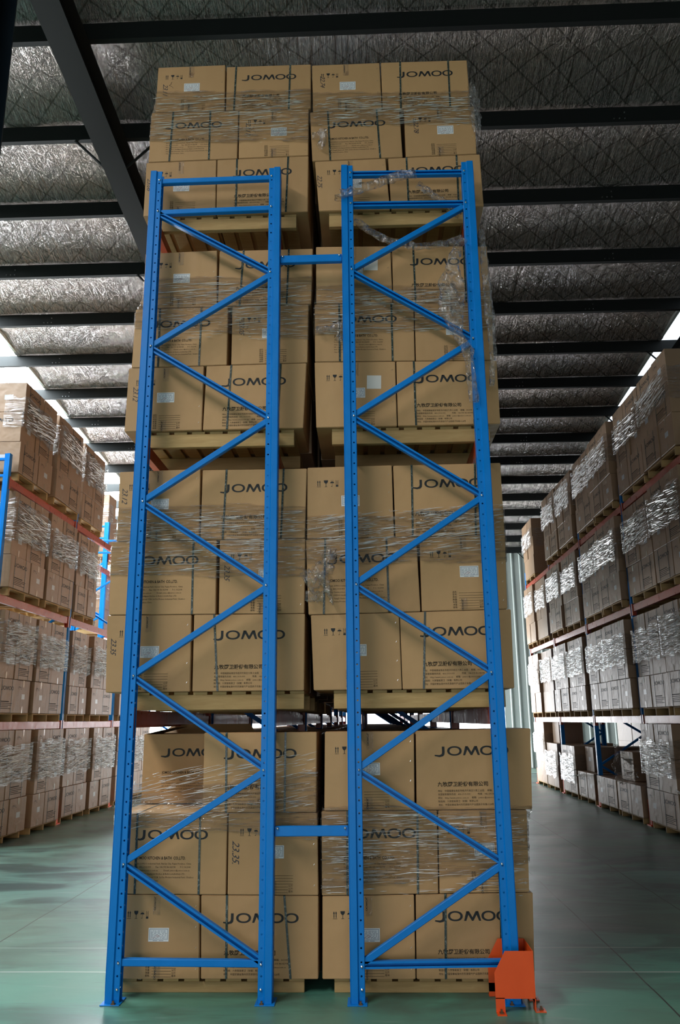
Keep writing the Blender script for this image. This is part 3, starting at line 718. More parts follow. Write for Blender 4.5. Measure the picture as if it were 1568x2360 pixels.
def make_box(k):
    q = [tuple(p) for p in QUADS[k]]; L, l, s = k; side, lev, zb, ph = LOADS[L]
    if l == '3': q[2] = (q[2][0], zb); q[3] = (q[3][0], zb)
    long_ = (q[1][0]-q[0][0]) > .675
    depth = .60 if long_ else .78
    o, org = carton_from_quad(q, depth)
    pos = 'outer' if (q[0][0]+q[1][0])/2*(1 if side == 'right' else -1) > .75 else 'inner'
    look = 'brown carton with wide dark lettering' if long_ else 'narrow brown carton with white label'
    tag(o, f'{look}, front {LAYER[l]} layer, {side} pallet, {lev} of central rack', 'box', f'front cartons of the {side} pallet, {lev}')
    H = (q[0][1]-q[3][1]+q[1][1]-q[2][1])/2; Wd = q[1][0]-q[0][0]
    if long_:
        on_face(o, q, org, LOGO, M_INK, 'logo_print', LW)
        on_face(o, q, org, EN if l == '2' else CN, M_INK2, 'address_print', LW, -.0010)
        for ut, ub in STRAPS.get(k, []): strap(o, q, org, ut, ub, depth)
    else:
        on_face(o, q, org, SYM, M_INK, 'handling_symbols', SW); on_face(o, q, org, FORM, M_INK2, 'form_print', SW, -.0010)
        x, z = quad_pt(q, .40 if k not in ('T2b', 'R2b', 'P2b', 'Q2b') else .46, .44); stk = sticker(o, x-org[0], z-org[1])
        # tape over the top seam and at the foot
        for v_, hgt in ((1.0, .12), (0.0, .085)):
            x, z = quad_pt(q, .5, v_); x -= org[0]; z -= org[1]
            z0, z1 = (z-hgt, z-.004) if v_ else (z+.004, z+hgt)
            w_ = .024; n = 6; b = MB()
            for i in range(n+1):
                for sx in (-1, 0, 1): b.v.append((x+sx*w_, -.0022-.0015*random.random(), z0+(z1-z0)*i/n))
            for i in range(n):
                for j in range(2): a = i*3+j; b.f.append((a, a+1, a+4, a+3))
            tp = b.build('tape', M_TAPE, o)
            link('tape_print', TAPE_TXT, M_INK, tp, (x-.006, -.0016, z1-.004))
        # staples along one edge
        b = MB()
        for i in range(4):
            x, z = quad_pt(q, .955, .12+.25*i); x -= org[0]; z -= org[1]
            b.v += [(x-.004, -.0012, z-.005), (x-.0025, -.0012, z-.006), (x+.004, -.0012, z+.004), (x+.0025, -.0012, z+.005)]; n = len(b.v)-4; b.f.append((n, n+1, n+2, n+3))
        b.build('staples', M_BOLT, o)
    if k in HANDT:
        u, v_ = HPOS[k]; x, z = quad_pt(q, u, v_)
        link('handwriting', hand(HANDT[k]), M_MARK, o, (x-org[0], -.0014, z-org[1]))
    if k in ('T1a', 'T2b', 'M2b'):
        x, z = quad_pt(q, .22, .66); link('handwriting', scribble(ord(k[0]) % 7 + 3), M_MARK, o, (x-org[0], -.0014, z-org[1]))
    if k in ('N1a', 'N3a'):   # white square sticker (its picture is left out)
        x, z = quad_pt(q, .73, .68); a = .03
        b = MB(); b.box(-.055, -.0014, -.055, .055, -.0004, .055); s_ = b.build('square_sticker', M_YEL, o, (x-org[0], 0, z-org[1])); s_.rotation_euler = (0, a, 0); s_['label'] = 'blank white square sticker'
    return o
for k in QUADS: make_box(k)
HID = MB()      # cartons further in, mostly out of sight: joined
def hide(x0, x1, y0, y1, z0, z1): HID.box(x0, y0, z0, x1, y1, z1)

def plain_box(x0, x1, y0, y1, z0, z1, label, group, m=M_CARD, name='cardboard_box'):
    b = MB(); b.box(-(x1-x0)/2, 0, 0, (x1-x0)/2, y1-y0, z1-z0); me = bevel(b.me(name), .004)
    return tag(link(name, me, m, None, ((x0+x1)/2, y0, z0)), label, 'box', group)
# back pair of every near load, and the second load behind it
for L, (side, lev, zb, ph) in LOADS.items():
    for l in '321':
        qa = QUADS[L+l+'a'] if L+l+'a' in QUADS else [(-1.30, 1.629), (-.77, 1.629), (-.77, 1.106), (-1.30, 1.106)]
        qb = QUADS[L+l+'b']
        x0 = min(qa[0][0], qa[3][0]); x1 = max(qb[1][0], qb[2][0]); z0 = max(qa[2][1], qa[3][1], qb[2][1], qb[3][1])+.002 if l != '3' else zb; z1 = min(qa[0][1], qa[1][1], qb[0][1], qb[1][1])-.002
        xm = (qa[1][0]+qb[0][0])/2; along = (qa[1][0]-qa[0][0]) > .675
        if L == 'F' and l == '1': continue
        if z0 < z1-.1:
            # pinwheel: behind a narrow-faced (deep) carton stands a shallow one
            da, db = (.60, .78) if along else (.78, .60)
            hide(x0+.004, xm-.003, YFACE+da+.01, YFACE+1.40, z0, z1)
            hide(xm+.003, x1-.004, YFACE+db+.01, YFACE+1.40, z0, z1)
# the open long carton set back on the left floor pallet
q = [(-1.25, 1.628), (-.46, 1.628), (-.46, 1.112), (-1.25, 1.112)]
qq = [(-1.25, 1.628), (-.775, 1.628), (-.775, 1.112), (-1.25, 1.112)]
b = MB(); ox = -.96; X0, X1, D, Hh = -.39, .39, .60, .505; th = .006
b.box(X0, 0, 0, X1, D, th); b.box(X0, 0, th, X1, th, Hh); b.box(X0, D-th, th, X1, D, Hh); b.box(X0, th, th, X0+th, D-th, Hh); b.box(X1-th, th, th, X1, D-th, Hh)
o = link('cardboard_box', b.me('open_box'), M_CARD, None, (ox, .83, 1.110))
tag(o, 'open carton with raised flaps set back on top of the left floor pallet', 'box')
p = link('logo_print', LOGO, M_INK, o, (X0+.0, -.0008, 0)); p.scale = (1, 1, Hh/HH); p = link('address_print', EN, M_INK2, o, (X0, -.0010, 0)); p.scale = (1, 1, Hh/HH)
for (x0_, x1_, ya, yb, za, zb_) in ((X0, X0, 0, D, 0, 0),):
    f1 = MB(); f1.v = [(X0, 0, Hh), (X0, D, Hh), (X0-.02, D-.1, Hh+.22), (X0-.02, .1, Hh+.22)]; f1.v += [(x+.005, y, z) for x, y, z in f1.v]; f1.f = [(0,1,2,3),(7,6,5,4),(0,4,5,1),(1,5,6,2),(2,6,7,3),(3,7,4,0)]
    f1.v = [((x+.24*(z-Hh)/.22*1.0) if z > Hh else x, y, z*1.0 if z <= Hh else Hh+.05) for x, y, z in f1.v]
    f1.build('flap', M_CARD, o)
    f2 = MB(); f2.v = [(X0, D, Hh), (X1, D, Hh), (X1-.06, D+.10, Hh+.07), (X0+.06, D+.10, Hh+.07)]; f2.v += [(x, y+.005, z) for x, y, z in f2.v]; f2.f = [(0,1,2,3),(7,6,5,4),(0,4,5,1),(1,5,6,2),(2,6,7,3),(3,7,4,0)]
    f2.build('flap', M_CARD, o)
plain_box(-.745, .02, YFACE+.62, YFACE+.78, 1.112, 1.62, 'slim carton tucked behind the front carton on the left floor pallet', None) if False else None

# ============================================================ pallets
PB = {}
def pallet(x, y, z, h, label, group, w_=1.2, d=1.2, first=[None]):
    key = round(h, 3)
    if key not in PB:
        s = MB(); s.box(-.6, 0, 0, .6, .045, h-.020); S = bevel(s.me('stringer'), .003)
        boards = []
        t0 = random.Random(5)
        B_ = MB().box(-.05, 0, 0, .05, 1.2, .020); PB[key] = (S, bevel(B_.me('deck_board'), .002))
    S, D = PB[key]
    t = empty('pallet', (x, y, z), label, 'pallet', group)
    for yy in (0, .578, 1.155): link('stringer', S, M_WOOD, t, (0, yy, 0))
    for i in range(9): link('deck_board', D, M_WOOD, t, (-.55+i*1.10/8, 0, h-.020))
    return t
PX = {'T': -.735, 'R': .735, 'M': -.745, 'N': .745, 'P': -.665, 'Q': .745, 'F': -.66, 'G': .735}
for L, (side, lev, zb, ph) in LOADS.items():
    pallet(PX[L], YFACE+.03, zb-.002-ph, ph, f'wooden pallet under the near {side} stack, {lev} of the central rack', 'pallets at the front of the central rack')

# the stacks deeper in the central rack
for j in range(1, 12):
    y0 = (j//2)*BAY + (.15 if j % 2 == 0 else 1.66)
    for L, (side, lev, zb, ph) in LOADS.items():
        sg = -1 if side == 'left' else 1; cx = sg*.735
        if j < 4: pallet(cx, y0-.03 if j % 2 else y0, zb-.002-ph, ph, f'wooden pallet of the {ORD[j]} {side} stack from the front, {lev}, central rack', 'inner pallets of the central rack')
        for l in range(3):
            xa, xb = cx-.70, cx+.70; xm = xa+(.59 if l % 2 == 0 else .80)
            for (u0, u1) in ((xa, xm-.005), (xm+.005, xb)):
                hide(u0, u1, y0, y0+1.15, zb+l*.505, zb+(l+1)*.505-.004)

# ============================================================ aisle racks on either side
def side_box_meshes():
    b = MB(); b.box(-LW/2, 0, 0, LW/2, .58, HH); lm = bevel(b.me('long_box'), .005)
    b = MB(); b.box(-SW/2, 0, 0, SW/2, .74, HH); sm = bevel(b.me('short_box'), .005); return lm, sm
def bulge(me, w_, d, amt):
    """cartons sag a little: push the face out and round it"""
    bm = bmesh.new(); bm.from_mesh(me); bmesh.ops.subdivide_edges(bm, edges=[e for e in bm.edges if e.calc_length() > .3], cuts=3, use_grid_fill=True)
    for v_ in bm.verts:
        x, y, z = v_.co; fx = max(0, 1-(2*x/w_)**2); fz = max(0, 1-(2*z/HH-1)**2)
        if y < .01: v_.co.y -= amt*fx*fz
    bm.to_mesh(me); bm.free(); return me
LBX, SBX = side_box_meshes()
LOGO_S = LOGO.copy(); LOGO_S.transform(Matrix.Translation((-LW/2, 0, 0)))
CN_S = None
b = MB()
for i, (u0, u1) in enumerate(((.19, .63), (.19, .80), (.19, .78), (.19, .60), (.19, .76))): b.box(u0*LW-LW/2, 0, (.32-.05*i)*HH, u1*LW-LW/2, .0004, (.338-.05*i+(.012 if i == 0 else 0))*HH)
ADR_S = b.me('address_print')
b = MB()
b.box(-.007, -.003, .001, .007, -.001, HH+.001)
STRP_S = b.me('strap')
SYM_S = SYM.copy(); SYM_S.transform(Matrix.Translation((-SW/2, 0, 0)))
b = MB(); b.box(.41*SW-SW/2, -.0015, .42*HH, .64*SW-SW/2, -.0005, .58*HH); LAB_S = b.me('shipping_label')
b = MB(); b.box(-.024, -.0022, 0, .024, -.0012, .10); TAP_S = b.me('tape')
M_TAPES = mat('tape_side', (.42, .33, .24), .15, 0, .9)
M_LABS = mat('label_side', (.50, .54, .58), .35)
def proto(kind):
    if kind == 'L':
        o = link('cardboard_box', LBX, M_CARD_SHADED); link('logo_print', LOGO_S, M_INK, o, (0, -.001, 0)); link('address_print', ADR_S, M_INK2, o, (0, -.001, 0)); link('strap', STRP_S, M_STRAP, o, ((.21-.5)*LW, 0, 0)); link('strap', STRP_S, M_STRAP, o, ((.75-.5)*LW, 0, 0))
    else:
        o = link('cardboard_box', SBX, M_CARD_SHADED); link('handling_symbols', SYM_S, M_INK, o, (0, -.001, 0)); link('shipping_label', LAB_S, M_LABS, o); link('tape', TAP_S, M_TAPES, o); link('tape', TAP_S, M_TAPES, o, (0, 0, HH-.10))
    return o
PRO = {'L': proto('L'), 'S': proto('S')}; FRESH = {'L': True, 'S': True}
def side_box(kind, loc, rz, sx, sz, label, group, sy=1., endlogo=False):
    if loc[1] > 15.1 or 'back ' in label and loc[1] > 6.9 and group.endswith('left aisle rack') or 'back ' in label and 'floor level' not in label and loc[0] > 0:
        w_ = (LW if kind == 'L' else SW)*sx/2; d = .58 if kind == 'L' else .74; x, y, z = loc
        if rz > 1: hide(x-d, x, y-w_, y+w_, z, z+HH)
        elif rz < -1: hide(x, x+d, y-w_, y+w_, z, z+HH)
        else: hide(x-w_, x+w_, y, y+d, z, z+HH)
        return None
    src = PRO[kind]
    if FRESH[kind]: o = src; o.location = loc; FRESH[kind] = False
    else: o = copy_tree(src, loc)
    o.rotation_euler = (0, 0, rz); o.scale = (sx, sy, sz); tag(o, label, 'box', group)
    return o
def film_mesh(seed, w_=1.0, h=.5, d=.35, nu=70, nv=18, amp=.012):
    """band of stretch film round the front and two sides; centred on x, front at y=0, z 0..h"""
    P = []; tot = w_+2*d
    for i in range(nu+1):
        s = tot*i/nu
        if s < d: P.append((-w_/2, d-s, -1, 0))
        elif s < d+w_: P.append((-w_/2+(s-d), 0, 0, -1))
        else: P.append((w_/2, s-d-w_, 1, 0))
    b = MB()
    for j in range(nv+1):
        for i, (x, y, nx, ny) in enumerate(P):
            t = j/nv; z = h*t
            z += (.04*noise.noise(Vector((i*.12, seed*7.1, 0)))*(1-t) + .04*noise.noise(Vector((i*.12, seed*3.3, 9)))*t)*1.4
            a = noise.noise(Vector((i*.10, z*28, seed*5.0)))*amp + noise.noise(Vector((i*.35, z*60, seed*2.0)))*amp*.45
            b.v.append((x+nx*(abs(a)), y+ny*(abs(a)), z))
    for j in range(nv):
        for i in range(nu): a = j*(nu+1)+i; b.f.append((a, a+1, a+nu+2, a+nu+1))
    me = b.me('stretch_film')
    for p in me.polygons: p.use_smooth = True
    return me
FILMS = [film_mesh(s) for s in range(4)]
def side_creases(seed):
    r = random.Random(seed); b = MB()
    for i in range(120):
        ln = min(.5, .03+r.expovariate(1/.10)); x = r.uniform(-.49, .49-min(ln, .9)); z = r.uniform(.04, .44); th = r.uniform(.002, .006); sl = r.gauss(.12 if seed % 2 else -.05, .12)
        k = 4; n0 = len(b.v)
        for j in range(k+1):
            t = j/k; wd = th*math.sin(PI*(.08+.84*t)); xx = x+ln*t; zz = z+sl*ln*t
            b.v += [(xx, -.014, zz+wd), (xx, -.014-wd*1.1, zz), (xx, -.014, zz-wd)]
        for j in range(k): a = n0+3*j; b.f += [(a, a+1, a+4, a+3), (a+1, a+2, a+5, a+4)]
    return b.me('film_creases')
SCR = [side_creases(s) for s in range(4)]
def pos_words(i): return ORD[i]
rng = random.Random(21)
def side_load(rack, lev, idx, xface, y0, y1, z, layers=3, rear=False, film=True, extra=''):
    """one pallet load on an aisle rack; rack 'left' faces +x, 'right' faces -x"""
    rz = PI/2 if rack == 'left' else -PI/2; s = 1 if rack == 'left' else -1
    W_ = y1-y0; ph = .125 if lev != 'floor level' else .10
    where = f'{ORD[idx]} stack from near end, {lev}, {rack} rack'
    grp = f'cartons on the {lev} of the {rack} aisle rack'
    p = pallet(xface-s*.64, (y0+y1)/2-.6, z, ph, f'wooden pallet under the {where}', f'pallets of the {rack} aisle rack')
    if W_ < 1.2: p.scale = (1, max(.5, (W_-.02)/1.2), 1); p.location.y = y0+.01
    fr = (.60+.78)
    for l in range(layers):
        flip = (l + (idx % 2) + (rack == 'left')) % 2
        order = 'LS' if flip else 'SL'
        k = W_/(fr+.02); y = y0; zz = z+ph+.002+l*.502; off = rng.uniform(-.012, .012)
        for n_, kd in enumerate(order):
            w_ = (LW if kd == 'L' else SW)*k; yc = y+w_/2
            wd = ('near' if n_ == 0 else 'far')
            look = 'carton with dark lettering' if kd == 'L' else 'carton with small label'
            jit = rng.uniform(0, .02)
            side_box(kd, (xface-s*(jit+.012+off), yc, zz), rz+rng.uniform(-.006, .006), k*.985, .996, f'{look}, {["bottom","middle","top"][l]} layer, {where}', grp)
            if rear:
                o2 = side_box('L' if kd == 'S' else 'S', (xface-s*((.58 if kd == 'L' else .74)+.05), yc, zz), rz, (w_/(LW if kd == 'S' else SW))*.97, .996, f'back {wd} carton, {["bottom","middle","top"][l]} layer, {where}', grp)
            y += w_+.01*k
    if film and layers > 1:
        f = link('stretch_film', FILMS[(idx+len(lev)) % 4], M_FILM, None, (xface+s*.022, (y0+y1)/2, z+ph+.50*(layers-1)-.27), rz)
        f.scale = (W_+.02, 1, 1.0+.25*rng.random())
        fc = link('film_creases', SCR[(idx+len(lev)) % 4], M_CREASE, f); fc['kind'] = 'stuff'
        tag(f, f'clear stretch film round the {where}', 'plastic wrap', f'film on the {rack} aisle rack')
XLF, XRF = -5.0, 4.85
SLV = {'first shelf': 1.73, 'second shelf': 3.58, 'top shelf': 5.38}
LEFT = {'top shelf': [(6.30, 7.62), (7.74, 9.01), (9.26, 10.50)], 'second shelf': [(6.32, 7.66), (7.74, 8.98), (9.24, 10.40)],
        'first shelf': [(6.30, 7.50), (7.58, 8.85), (9.26, 10.20), (10.32, 11.65), (12.2, 13.5), (13.55, 14.8)],
        'floor level': [(6.25, 7.66), (7.86, 9.02), (9.28, 10.56), (10.66, 11.95), (12.25, 13.45), (13.55, 14.95)]}
RIGHT = {'top shelf': [(5.62, 6.98), (7.05, 8.40), (8.66, 10.02), (10.08, 11.42), (11.70, 13.05), (13.12, 14.45), (16.1, 17.45)],
         'second shelf': [(5.62, 6.98), (7.05, 8.40), (8.66, 10.02), (10.08, 11.42), (11.70, 13.05), (13.12, 14.45), (14.95, 16.2), (16.28, 17.5)],
         'first shelf': [(5.62, 6.98), (7.05, 8.40), (8.66, 10.02), (10.08, 11.42), (11.70, 13.05), (13.12, 14.45), (14.85, 16.1), (16.2, 17.5)]}
for rack, D, xf in (('left', LEFT, XLF), ('right', RIGHT, XRF)):
    for lev, lst in D.items():
        for i, (a, c) in enumerate(lst):
            z = SLV.get(lev, 0)
            side_load(rack, lev, i, xf+(.03*math.sin(i*2.3)), a, c, z, rear=(i == 0))
side_load('right', 'floor level', 0, 4.80, 5.62, 6.72, 0, layers=1, rear=True)
side_load('right', 'floor level', 1, 4.84, 7.00, 8.42, 0, layers=3, rear=True)
side_load('right', 'floor level', 2, 4.84, 8.68, 10.05, 0, layers=1, rear=True, film=False)
side_load('right', 'floor level', 3, 4.86, 10.12, 11.42, 0, layers=1, rear=True, film=False)
side_load('right', 'floor level', 4, 4.86, 11.72, 13.00, 0, layers=1, rear=True, film=False)
side_load('right', 'floor level', 5, 4.86, 13.10, 14.42, 0, layers=2, rear=False)
side_load('right', 'floor level', 6, 4.86, 14.85, 16.10, 0, layers=2, rear=True)
side_load('right', 'floor level', 7, 4.86, 16.20, 17.50, 0, layers=3, rear=False)
def single(x, y, z, kd, rz, label, sx=1, sz=.996): return side_box(kd, (x, y, z), rz, sx, sz, label, 'odd cartons left on low stacks')
single(5.05, 9.95, .606, 'L', -PI/2, 'single carton under loose film on the third low stack, right floor row', .95)
single(5.70, 9.95, .606, 'L', -PI/2, 'single carton standing behind the film-covered one, right floor row', .95)
single(5.05, 12.55, .606, 'S', -PI/2, 'single carton on the fifth low stack, right floor row', 1.05)
single(5.82, 12.55, .606, 'S', -PI/2, 'single carton behind the one on the fifth low stack, right floor row', 1.05)
single(5.05, 15.6, 1.108, 'L', -PI/2, 'single carton topping the seventh stack, right floor row', .9)
# end faces turned to the camera on the first left stacks carry the wide lettering
for o in [q for q in bpy.data.objects if q.get('group', '').endswith('left aisle rack') and 'first stack' in q.get('label', '') and q.get('category') == 'box']:
    kd = 'L' if o.data == LBX else 'S'
    if kd == 'S':
        e = link('logo_print', LOGO_S, M_INK, o, (-SW/2-.0012, .37, 0)); e.rotation_euler = (0, 0, -PI/2); e.scale = (.92, 1, 1)
    else:
        e = link('shipping_label', LAB_S, M_LABS, o, (-LW/2-.0006, .29, 0)); e.rotation_euler = (0, 0, -PI/2)

# stock on the next row behind the right rack
for y in range(11):
    for z, n in ((.12, 3), (1.95, 3), (3.80, 3), (5.6, 3)):
        if (y*7+int(z*3)) % 5 == 0: n = 1
        for l in range(n): hide(7.0, 7.9, 4.6+y*1.25, 4.6+y*1.25+1.2, z+l*.5, z+l*.5+.496)
for z in (0, 1.83, 3.68, 5.48): HID.box(6.95, 4.6, z, 7.95, 18.3, z+.12)
# frames and beams of the aisle racks
def side_rack(rack, ys, xbeam, levels_from=None):
    s = 1 if rack == 'left' else -1
    for i, y in enumerate(ys):
        x0 = xbeam-1.052 if rack == 'left' else xbeam
        o = copy_tree(plain, (x0, y, 0), label=f'blue upright frame, {ORD[i]} from the near end of the {rack} aisle rack', group=f'frames of the {rack} aisle rack')
        o.scale = (1, 1, .955)
        # orange guard at the aisle foot
        t = empty('post_guard', (xbeam, y, 0), f'orange guard at the foot of the {ORD[i]} post from the near end, {rack} aisle rack', 'post guard', f'guards of the {rack} aisle rack')
        b = MB(); b.box(.012*s if s > 0 else -.017, -.02, .02, .017*s if s > 0 else -.012, .11, .40); b.box(min(.012*s, -.07*s), -.025, .02, max(.012*s, -.07*s), -.02, .40); b.box(min(.012*s, -.07*s), .11, .02, max(.012*s, -.07*s), .115, .40)
        b.build('guard_plates', M_ORANGE, t)
        MB().box(-.03+.02*s, -.05, 0, .03+.02*s, .14, .02).build('foot', M_ORANGE, t)
    for lev, z in SLV.items():
        for i in range(len(ys)-1):
            for nm, xx in (('aisle', xbeam-(.055 if s > 0 else -.005)), ('rear', xbeam-s*1.0-(.02 if s > 0 else .03))):
                beam(xx, ys[i], ys[i+1], z-.003, f'red {nm} beam, {lev}, {ORD[i]} bay from the near end, {rack} rack', f'beams of the {rack} aisle rack', flip=(s > 0))
side_rack('left', [6.13, 9.12, 12.05, 15.04, 18.0], -5.09)
side_rack('right', [5.45, 8.50, 11.52, 14.55, 17.6], 4.94)
# a further rack whose end faces the camera beyond the gap on the left
o = copy_tree(plain, (-7.55, 14.2, 0), label='blue end frame of the distant bright rack beyond the left rack', group='frames of the distant rack'); o.scale = (1.35, 1, 1.1)
for li, (lev, z) in enumerate({'floor level': 0, 'first shelf': 1.9, 'second shelf': 3.85, 'top shelf': 5.8}.items()):
    pallet(-6.9, 14.45, z, .125, f'pallet of the distant bright rack, {lev}', 'pallets of the distant rack')
    for l in range(3):
        if li < 2: break
        order = 'LS' if l % 2 else 'SL'; x = -7.62
        for kd in order:
            w_ = LW if kd == 'L' else SW
            side_box(kd, (x+w_/2, 14.42, z+.127+l*.502), 0, .99, .996, f'pale {"lettered" if kd == "L" else "narrow"} carton, {["bottom","middle","top"][l]} layer, {lev}, distant bright rack end', 'cartons of the distant rack'); x += w_+.01
    if li < 2: continue
    f = link('stretch_film', FILMS[li], M_FILM, None, (-6.92, 14.395, z+.127+.74)); f.scale = (1.42, 1, 1); tag(f, f'bright stretch film on the distant rack end, {lev}', 'plastic wrap', 'film on the distant rack')
    if li:
        for xx in (-7.52, -6.17): beam(xx, 14.2, 17.0, z-.003, f'red {"left" if xx < -7 else "right"} beam of the distant rack, {lev}', 'beams of the distant rack')
# orange foot notch etc: blue tie bars in front of the distant rack
b = MB(); b.box(-7.55, 14.13, 3.45, -6.1, 14.17, 3.52); b.box(-7.55, 14.13, 3.75, -6.1, 14.17, 3.82)

# ============================================================ stretch film on the near loads
def ext_at(L, z):
    rows = []
    for l in '123':
        for s_ in 'ab':
            if L+l+s_ not in QUADS: continue
            q = QUADS[L+l+s_]; zt, zb = max(q[0][1], q[1][1]), min(q[2][1], q[3][1])
            if zb-.02 <= z <= zt+.02:
                f = max(0, min(1, (z-zb)/(zt-zb)))
                rows += [q[3][0]+(q[0][0]-q[3][0])*f, q[2][0]+(q[1][0]-q[2][0])*f]
    return (min(rows), max(rows))
def crease_part(parent, surf, L_, z0, z1, n, seed, m=None, slope=.05, big=1.):
    """gathered ridges in the film: small folds whose upper flank catches the roof light"""
    r = random.Random(seed); b = MB()
    for i in range(n):
        ln = min(.45, .02+r.expovariate(1/.07)); s0 = r.uniform(0, max(.01, L_-ln)); z = z0+(z1-z0)*(r.random()**.8); th = r.uniform(.0006, .0021)*big; sl = r.gauss(slope, .045)
        k = max(2, int(ln/.03)+1); n0 = len(b.v); ph = r.uniform(0, 9)
        for j in range(k+1):
            t = j/k; s = s0+ln*t; zz = z+sl*ln*t+.0012*math.sin(ph+s*22); wd = th*math.sin(PI*(.08+.84*t))
            p, nn = surf(s, zz); p = Vector(p); nn = Vector(nn)
            b.v += [tuple(p+Vector((0, 0, wd))), tuple(p+nn*wd*1.1), tuple(p-Vector((0, 0, wd)))]
        for j in range(k):
            a = n0+3*j; b.f += [(a, a+1, a+4, a+3), (a+1, a+2, a+5, a+4)]
    o = link('film_creases', b.me('film_creases'), m or M_CREASE, parent); o['kind'] = 'stuff'; return o
def near_film(L, tl, tr, bl, br, seed, depth=.9, xl=None, label='', amp=.009, gap=.006, cr=260):
    nu, nv = 150, 44; b = MB()
    for j in range(nv+1):
        t = j/nv; zm = bl+(tl-bl)*t; zm2 = br+(tr-br)*t
        xa = ext_at(L, zm)[0]-gap if xl is None else xl; xb = ext_at(L, zm2)[1]+gap
        # smooth the step between layers
        xa = (xa+(ext_at(L, zm+.05)[0]-gap if xl is None else xl)+(ext_at(L, zm-.05)[0]-gap if xl is None else xl))/3; xb = (xb+ext_at(L, zm2+.05)[1]+gap+ext_at(L, zm2-.05)[1]+gap)/3
        w_ = xb-xa; tot = w_+2*depth
        for i in range(nu+1):
            s = tot*i/nu
            if s < depth: x, y, nx, ny, f = xa, YFACE-gap+depth-s, -1, 0, 0
            elif s < depth+w_: x, y, nx, ny, f = xa+s-depth, YFACE-gap, 0, -1, (s-depth)/w_
            else: x, y, nx, ny, f = xb, YFACE-gap+s-depth-w_, 1, 0, 1
            z = zm+(zm2-zm)*f + (.030*noise.noise(Vector((i*.06, seed*3.1, 1.+5*round(t)))) + .012*noise.noise(Vector((i*.3, seed*3.1, 4.))))*(abs(2*t-1)**2)
            a = noise.noise(Vector((i*.05, (z+.15*x)*30, seed*5.0)))*amp + noise.noise(Vector((i*.2, (z+.1*x)*75, seed*2.0)))*amp*.5
            b.v.append((x+nx*abs(a)*.6, y+ny*abs(a), z))
    for j in range(nv):
        for i in range(nu): a = j*(nu+1)+i; b.f.append((a, a+1, a+nu+2, a+nu+1))
    me = b.me('stretch_film')
    for p in me.polygons: p.use_smooth = True
    side, lev = LOADS[L][:2]
    xa, xb = ext_at(L, (tl+bl)/2); xa = xa if xl is None else xl
    fo = link('stretch_film', me, M_FILM)
    def surf(s_, z): return (xa-.004+s_, YFACE-gap-.004, z+(tr-tl)*s_/(xb-xa)), (0, -1, 0)
    crease_part(fo, surf, xb-xa+.008, min(bl, br)+.02, max(tl, tr)-.05, cr, seed, big=1.1)
    return tag(fo, f'clear stretch film band round the near {side} stack, {lev} of central rack', 'plastic wrap', 'film bands on the near stacks')
near_film('T', 6.96, 6.94, 6.46, 6.41, 1); near_film('R', 6.90, 6.86, 6.56, 6.54, 2)
near_film('M', 5.17, 5.15, 4.73, 4.60, 3); near_film('N', 5.06, 5.04, 4.62, 4.66, 4)
near_film('P', 3.28, 3.26, 2.74, 2.73, 5, cr=380); near_film('Q', 3.15, 3.22, 2.80, 2.82, 6, amp=.012, cr=420)
near_film('F', 1.20, 1.38, 1.03, .93, 7, xl=-1.36); near_film('G', 1.15, 1.13, .58, .78, 8, amp=.012, cr=420)

def crumple(name, path, wd, label, seed, th=.016, m=M_FILMC, n=60, tw=1.0, nv=14):
    """a loose, gathered length of film following a path of points"""
    pts = [Vector(p) for p in path]; seg = [(pts[i+1]-pts[i]).length for i in range(len(pts)-1)]; tot = sum(seg)
    def at(s):
        s *= tot
        for i, L_ in enumerate(seg):
            if s <= L_ or i == len(seg)-1: return pts[i].lerp(pts[i+1], min(1, s/L_)), (pts[i+1]-pts[i]).normalized()
            s -= L_
    b = MB()
    for i in range(n+1):
        t = i/n; c_, d = at(t); u = d.cross(Vector((0, 1, 0)))
        u = u.normalized() if u.length > .1 else Vector((1, 0, 0))
        w_ = (wd(t) if callable(wd) else wd)*(1+.35*noise.noise(Vector((t*8, seed, 0))))
        for j in range(nv+1):
            v_ = 2*PI*j/nv; a = noise.noise(Vector((t*12, math.cos(v_)*2.1, math.sin(v_)*2.1+seed)))
            r = 1+.5*a
            p = c_ + u*(math.cos(v_)*w_*.5*r) + Vector((0, 1, 0))*(math.sin(v_)*th*r) + Vector((noise.noise(Vector((t*30, j, seed))), noise.noise(Vector((t*30, j, seed+5))), noise.noise(Vector((t*30, j, seed+9)))))*.006
            b.v.append(tuple(p))
    for i in range(n):
        for j in range(nv): a = i*(nv+1)+j; b.f.append((a, a+1, a+nv+2, a+nv+1))
    o = b.build(name, m)
    for p in o.data.polygons: p.use_smooth = True
    return tag(o, label, 'plastic wrap')
Y0 = -.03
crumple('film_strip', [(.236, .05, 5.735), (.24, Y0, 5.735), (.46, Y0-.005, 5.80), (.74, Y0+.01, 5.905), (.84, .01, 5.93)], .085, 'twisted film strip tied over the top left corner of the right frame', 1)
crumple('film_strip', [(.86, .10, 5.90), (.98, .10, 5.79), (1.11, .10, 5.69), (1.19, .11, 5.60)], .06, 'gathered film strip hanging behind the top tie of the right frame', 2)
crumple('film_strip', [(.33, .10, 5.61), (.46, .11, 5.49), (.62, .12, 5.40), (.82, .12, 5.345), (1.06, .11, 5.355), (1.20, .10, 5.40)], .062, 'sagging film strip slung below the top ties of the right frame', 3)
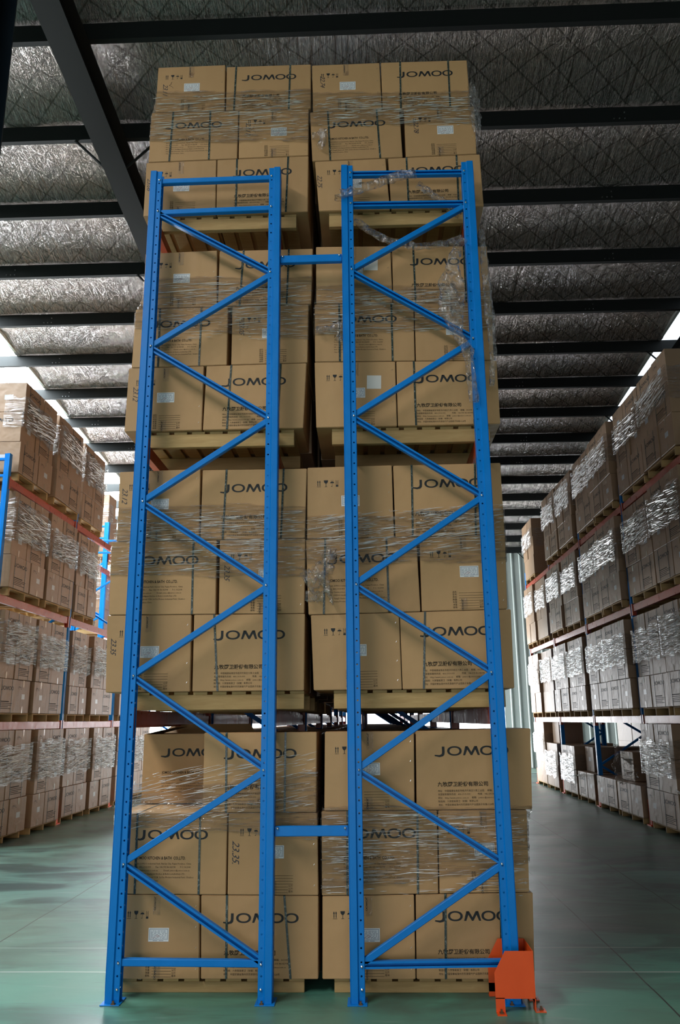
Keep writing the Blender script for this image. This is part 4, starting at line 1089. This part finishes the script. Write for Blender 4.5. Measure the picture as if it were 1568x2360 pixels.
crumple('film_sheet', [(1.20, Y0, 5.30), (1.14, Y0-.01, 5.24), (1.085, Y0-.01, 5.05), (1.065, Y0-.01, 4.75), (1.10, Y0-.01, 4.50), (1.17, Y0-.01, 4.38), (1.19, Y0, 4.15), (1.20, Y0, 3.95)], lambda t: .05+.14*math.sin(PI*min(1, t*1.35))**2 if t < .7 else .07, 'torn film sheet dangling over the right post at second shelf height', 4, .012, n=90)
crumple('film_sheet', [(1.335, .03, 5.42), (1.345, .02, 5.1), (1.36, .02, 4.7), (1.37, .02, 4.35), (1.345, .03, 4.1)], lambda t: .035+.03*math.sin(PI*t), 'long film tail hanging outside the right front post', 5, .008, n=90)
crumple('film_bunch', [(1.345, .165, 6.90), (1.36, .165, 6.75), (1.365, .165, 6.60), (1.375, .165, 6.42)], lambda t: .10*(1-.5*abs(2*t-1)), 'crumpled film gathered at the right corner of the topmost right stack', 6, .03)
crumple('film_bunch', [(-.05, .14, 2.66), (.02, .12, 2.70), (.10, .12, 2.78), (.14, .14, 2.92)], lambda t: .16*(1-.45*t), 'knotted ball of film on the right stack, first shelf', 7, .045)
crumple('film_tail', [(.06, .13, 2.74), (.10, .13, 2.64), (.15, .13, 2.50)], lambda t: .10*(1-.85*t), 'torn film tail below the knotted ball on the first shelf', 8, .02)
crumple('film_tail', [(-.05, .135, 2.57), (.08, .13, 2.56)], .075, 'flat film band end beside the knotted ball on the first shelf', 9, .012)
crumple('film_tail', [(.0, .15, 6.43), (.06, .14, 6.43), (.10, .13, 6.47), (.09, .14, 6.36), (.06, .15, 6.32)], .06, 'small film knot on the topmost right stack, left edge', 10, .02)
crumple('film_tail', [(.03, .15, 4.66), (.16, .14, 4.66), (.22, .13, 4.70), (.21, .14, 4.55)], .05, 'small film knot on the right stack, second shelf', 11, .02)
# loose film over the low right-hand stacks
crumple('film_sheet', [(4.9, 9.35, .62), (4.86, 9.55, .75), (4.88, 9.62, 1.0), (5.0, 9.9, 1.13)], lambda t: .35, 'loose film draped over the single carton, third low stack, right floor row', 14, .05)
crumple('film_sheet', [(4.76, 5.75, .62), (4.74, 6.1, .58), (4.78, 6.6, .62)], .28, 'bright film heap on the nearest low stack, right floor row', 15, .05)
crumple('film_sheet', [(4.80, 11.75, .60), (4.79, 12.4, .52), (4.80, 12.95, .50)], .24, 'bright film slipped over the edge of the fifth low stack, right floor row', 16, .04)

# the joined cartons deeper in the racks
o = HID.build('cardboard_box', M_CARD_SHADED); tag(o, 'plain brown cartons stacked deeper inside the racks', 'box', kind='stuff')
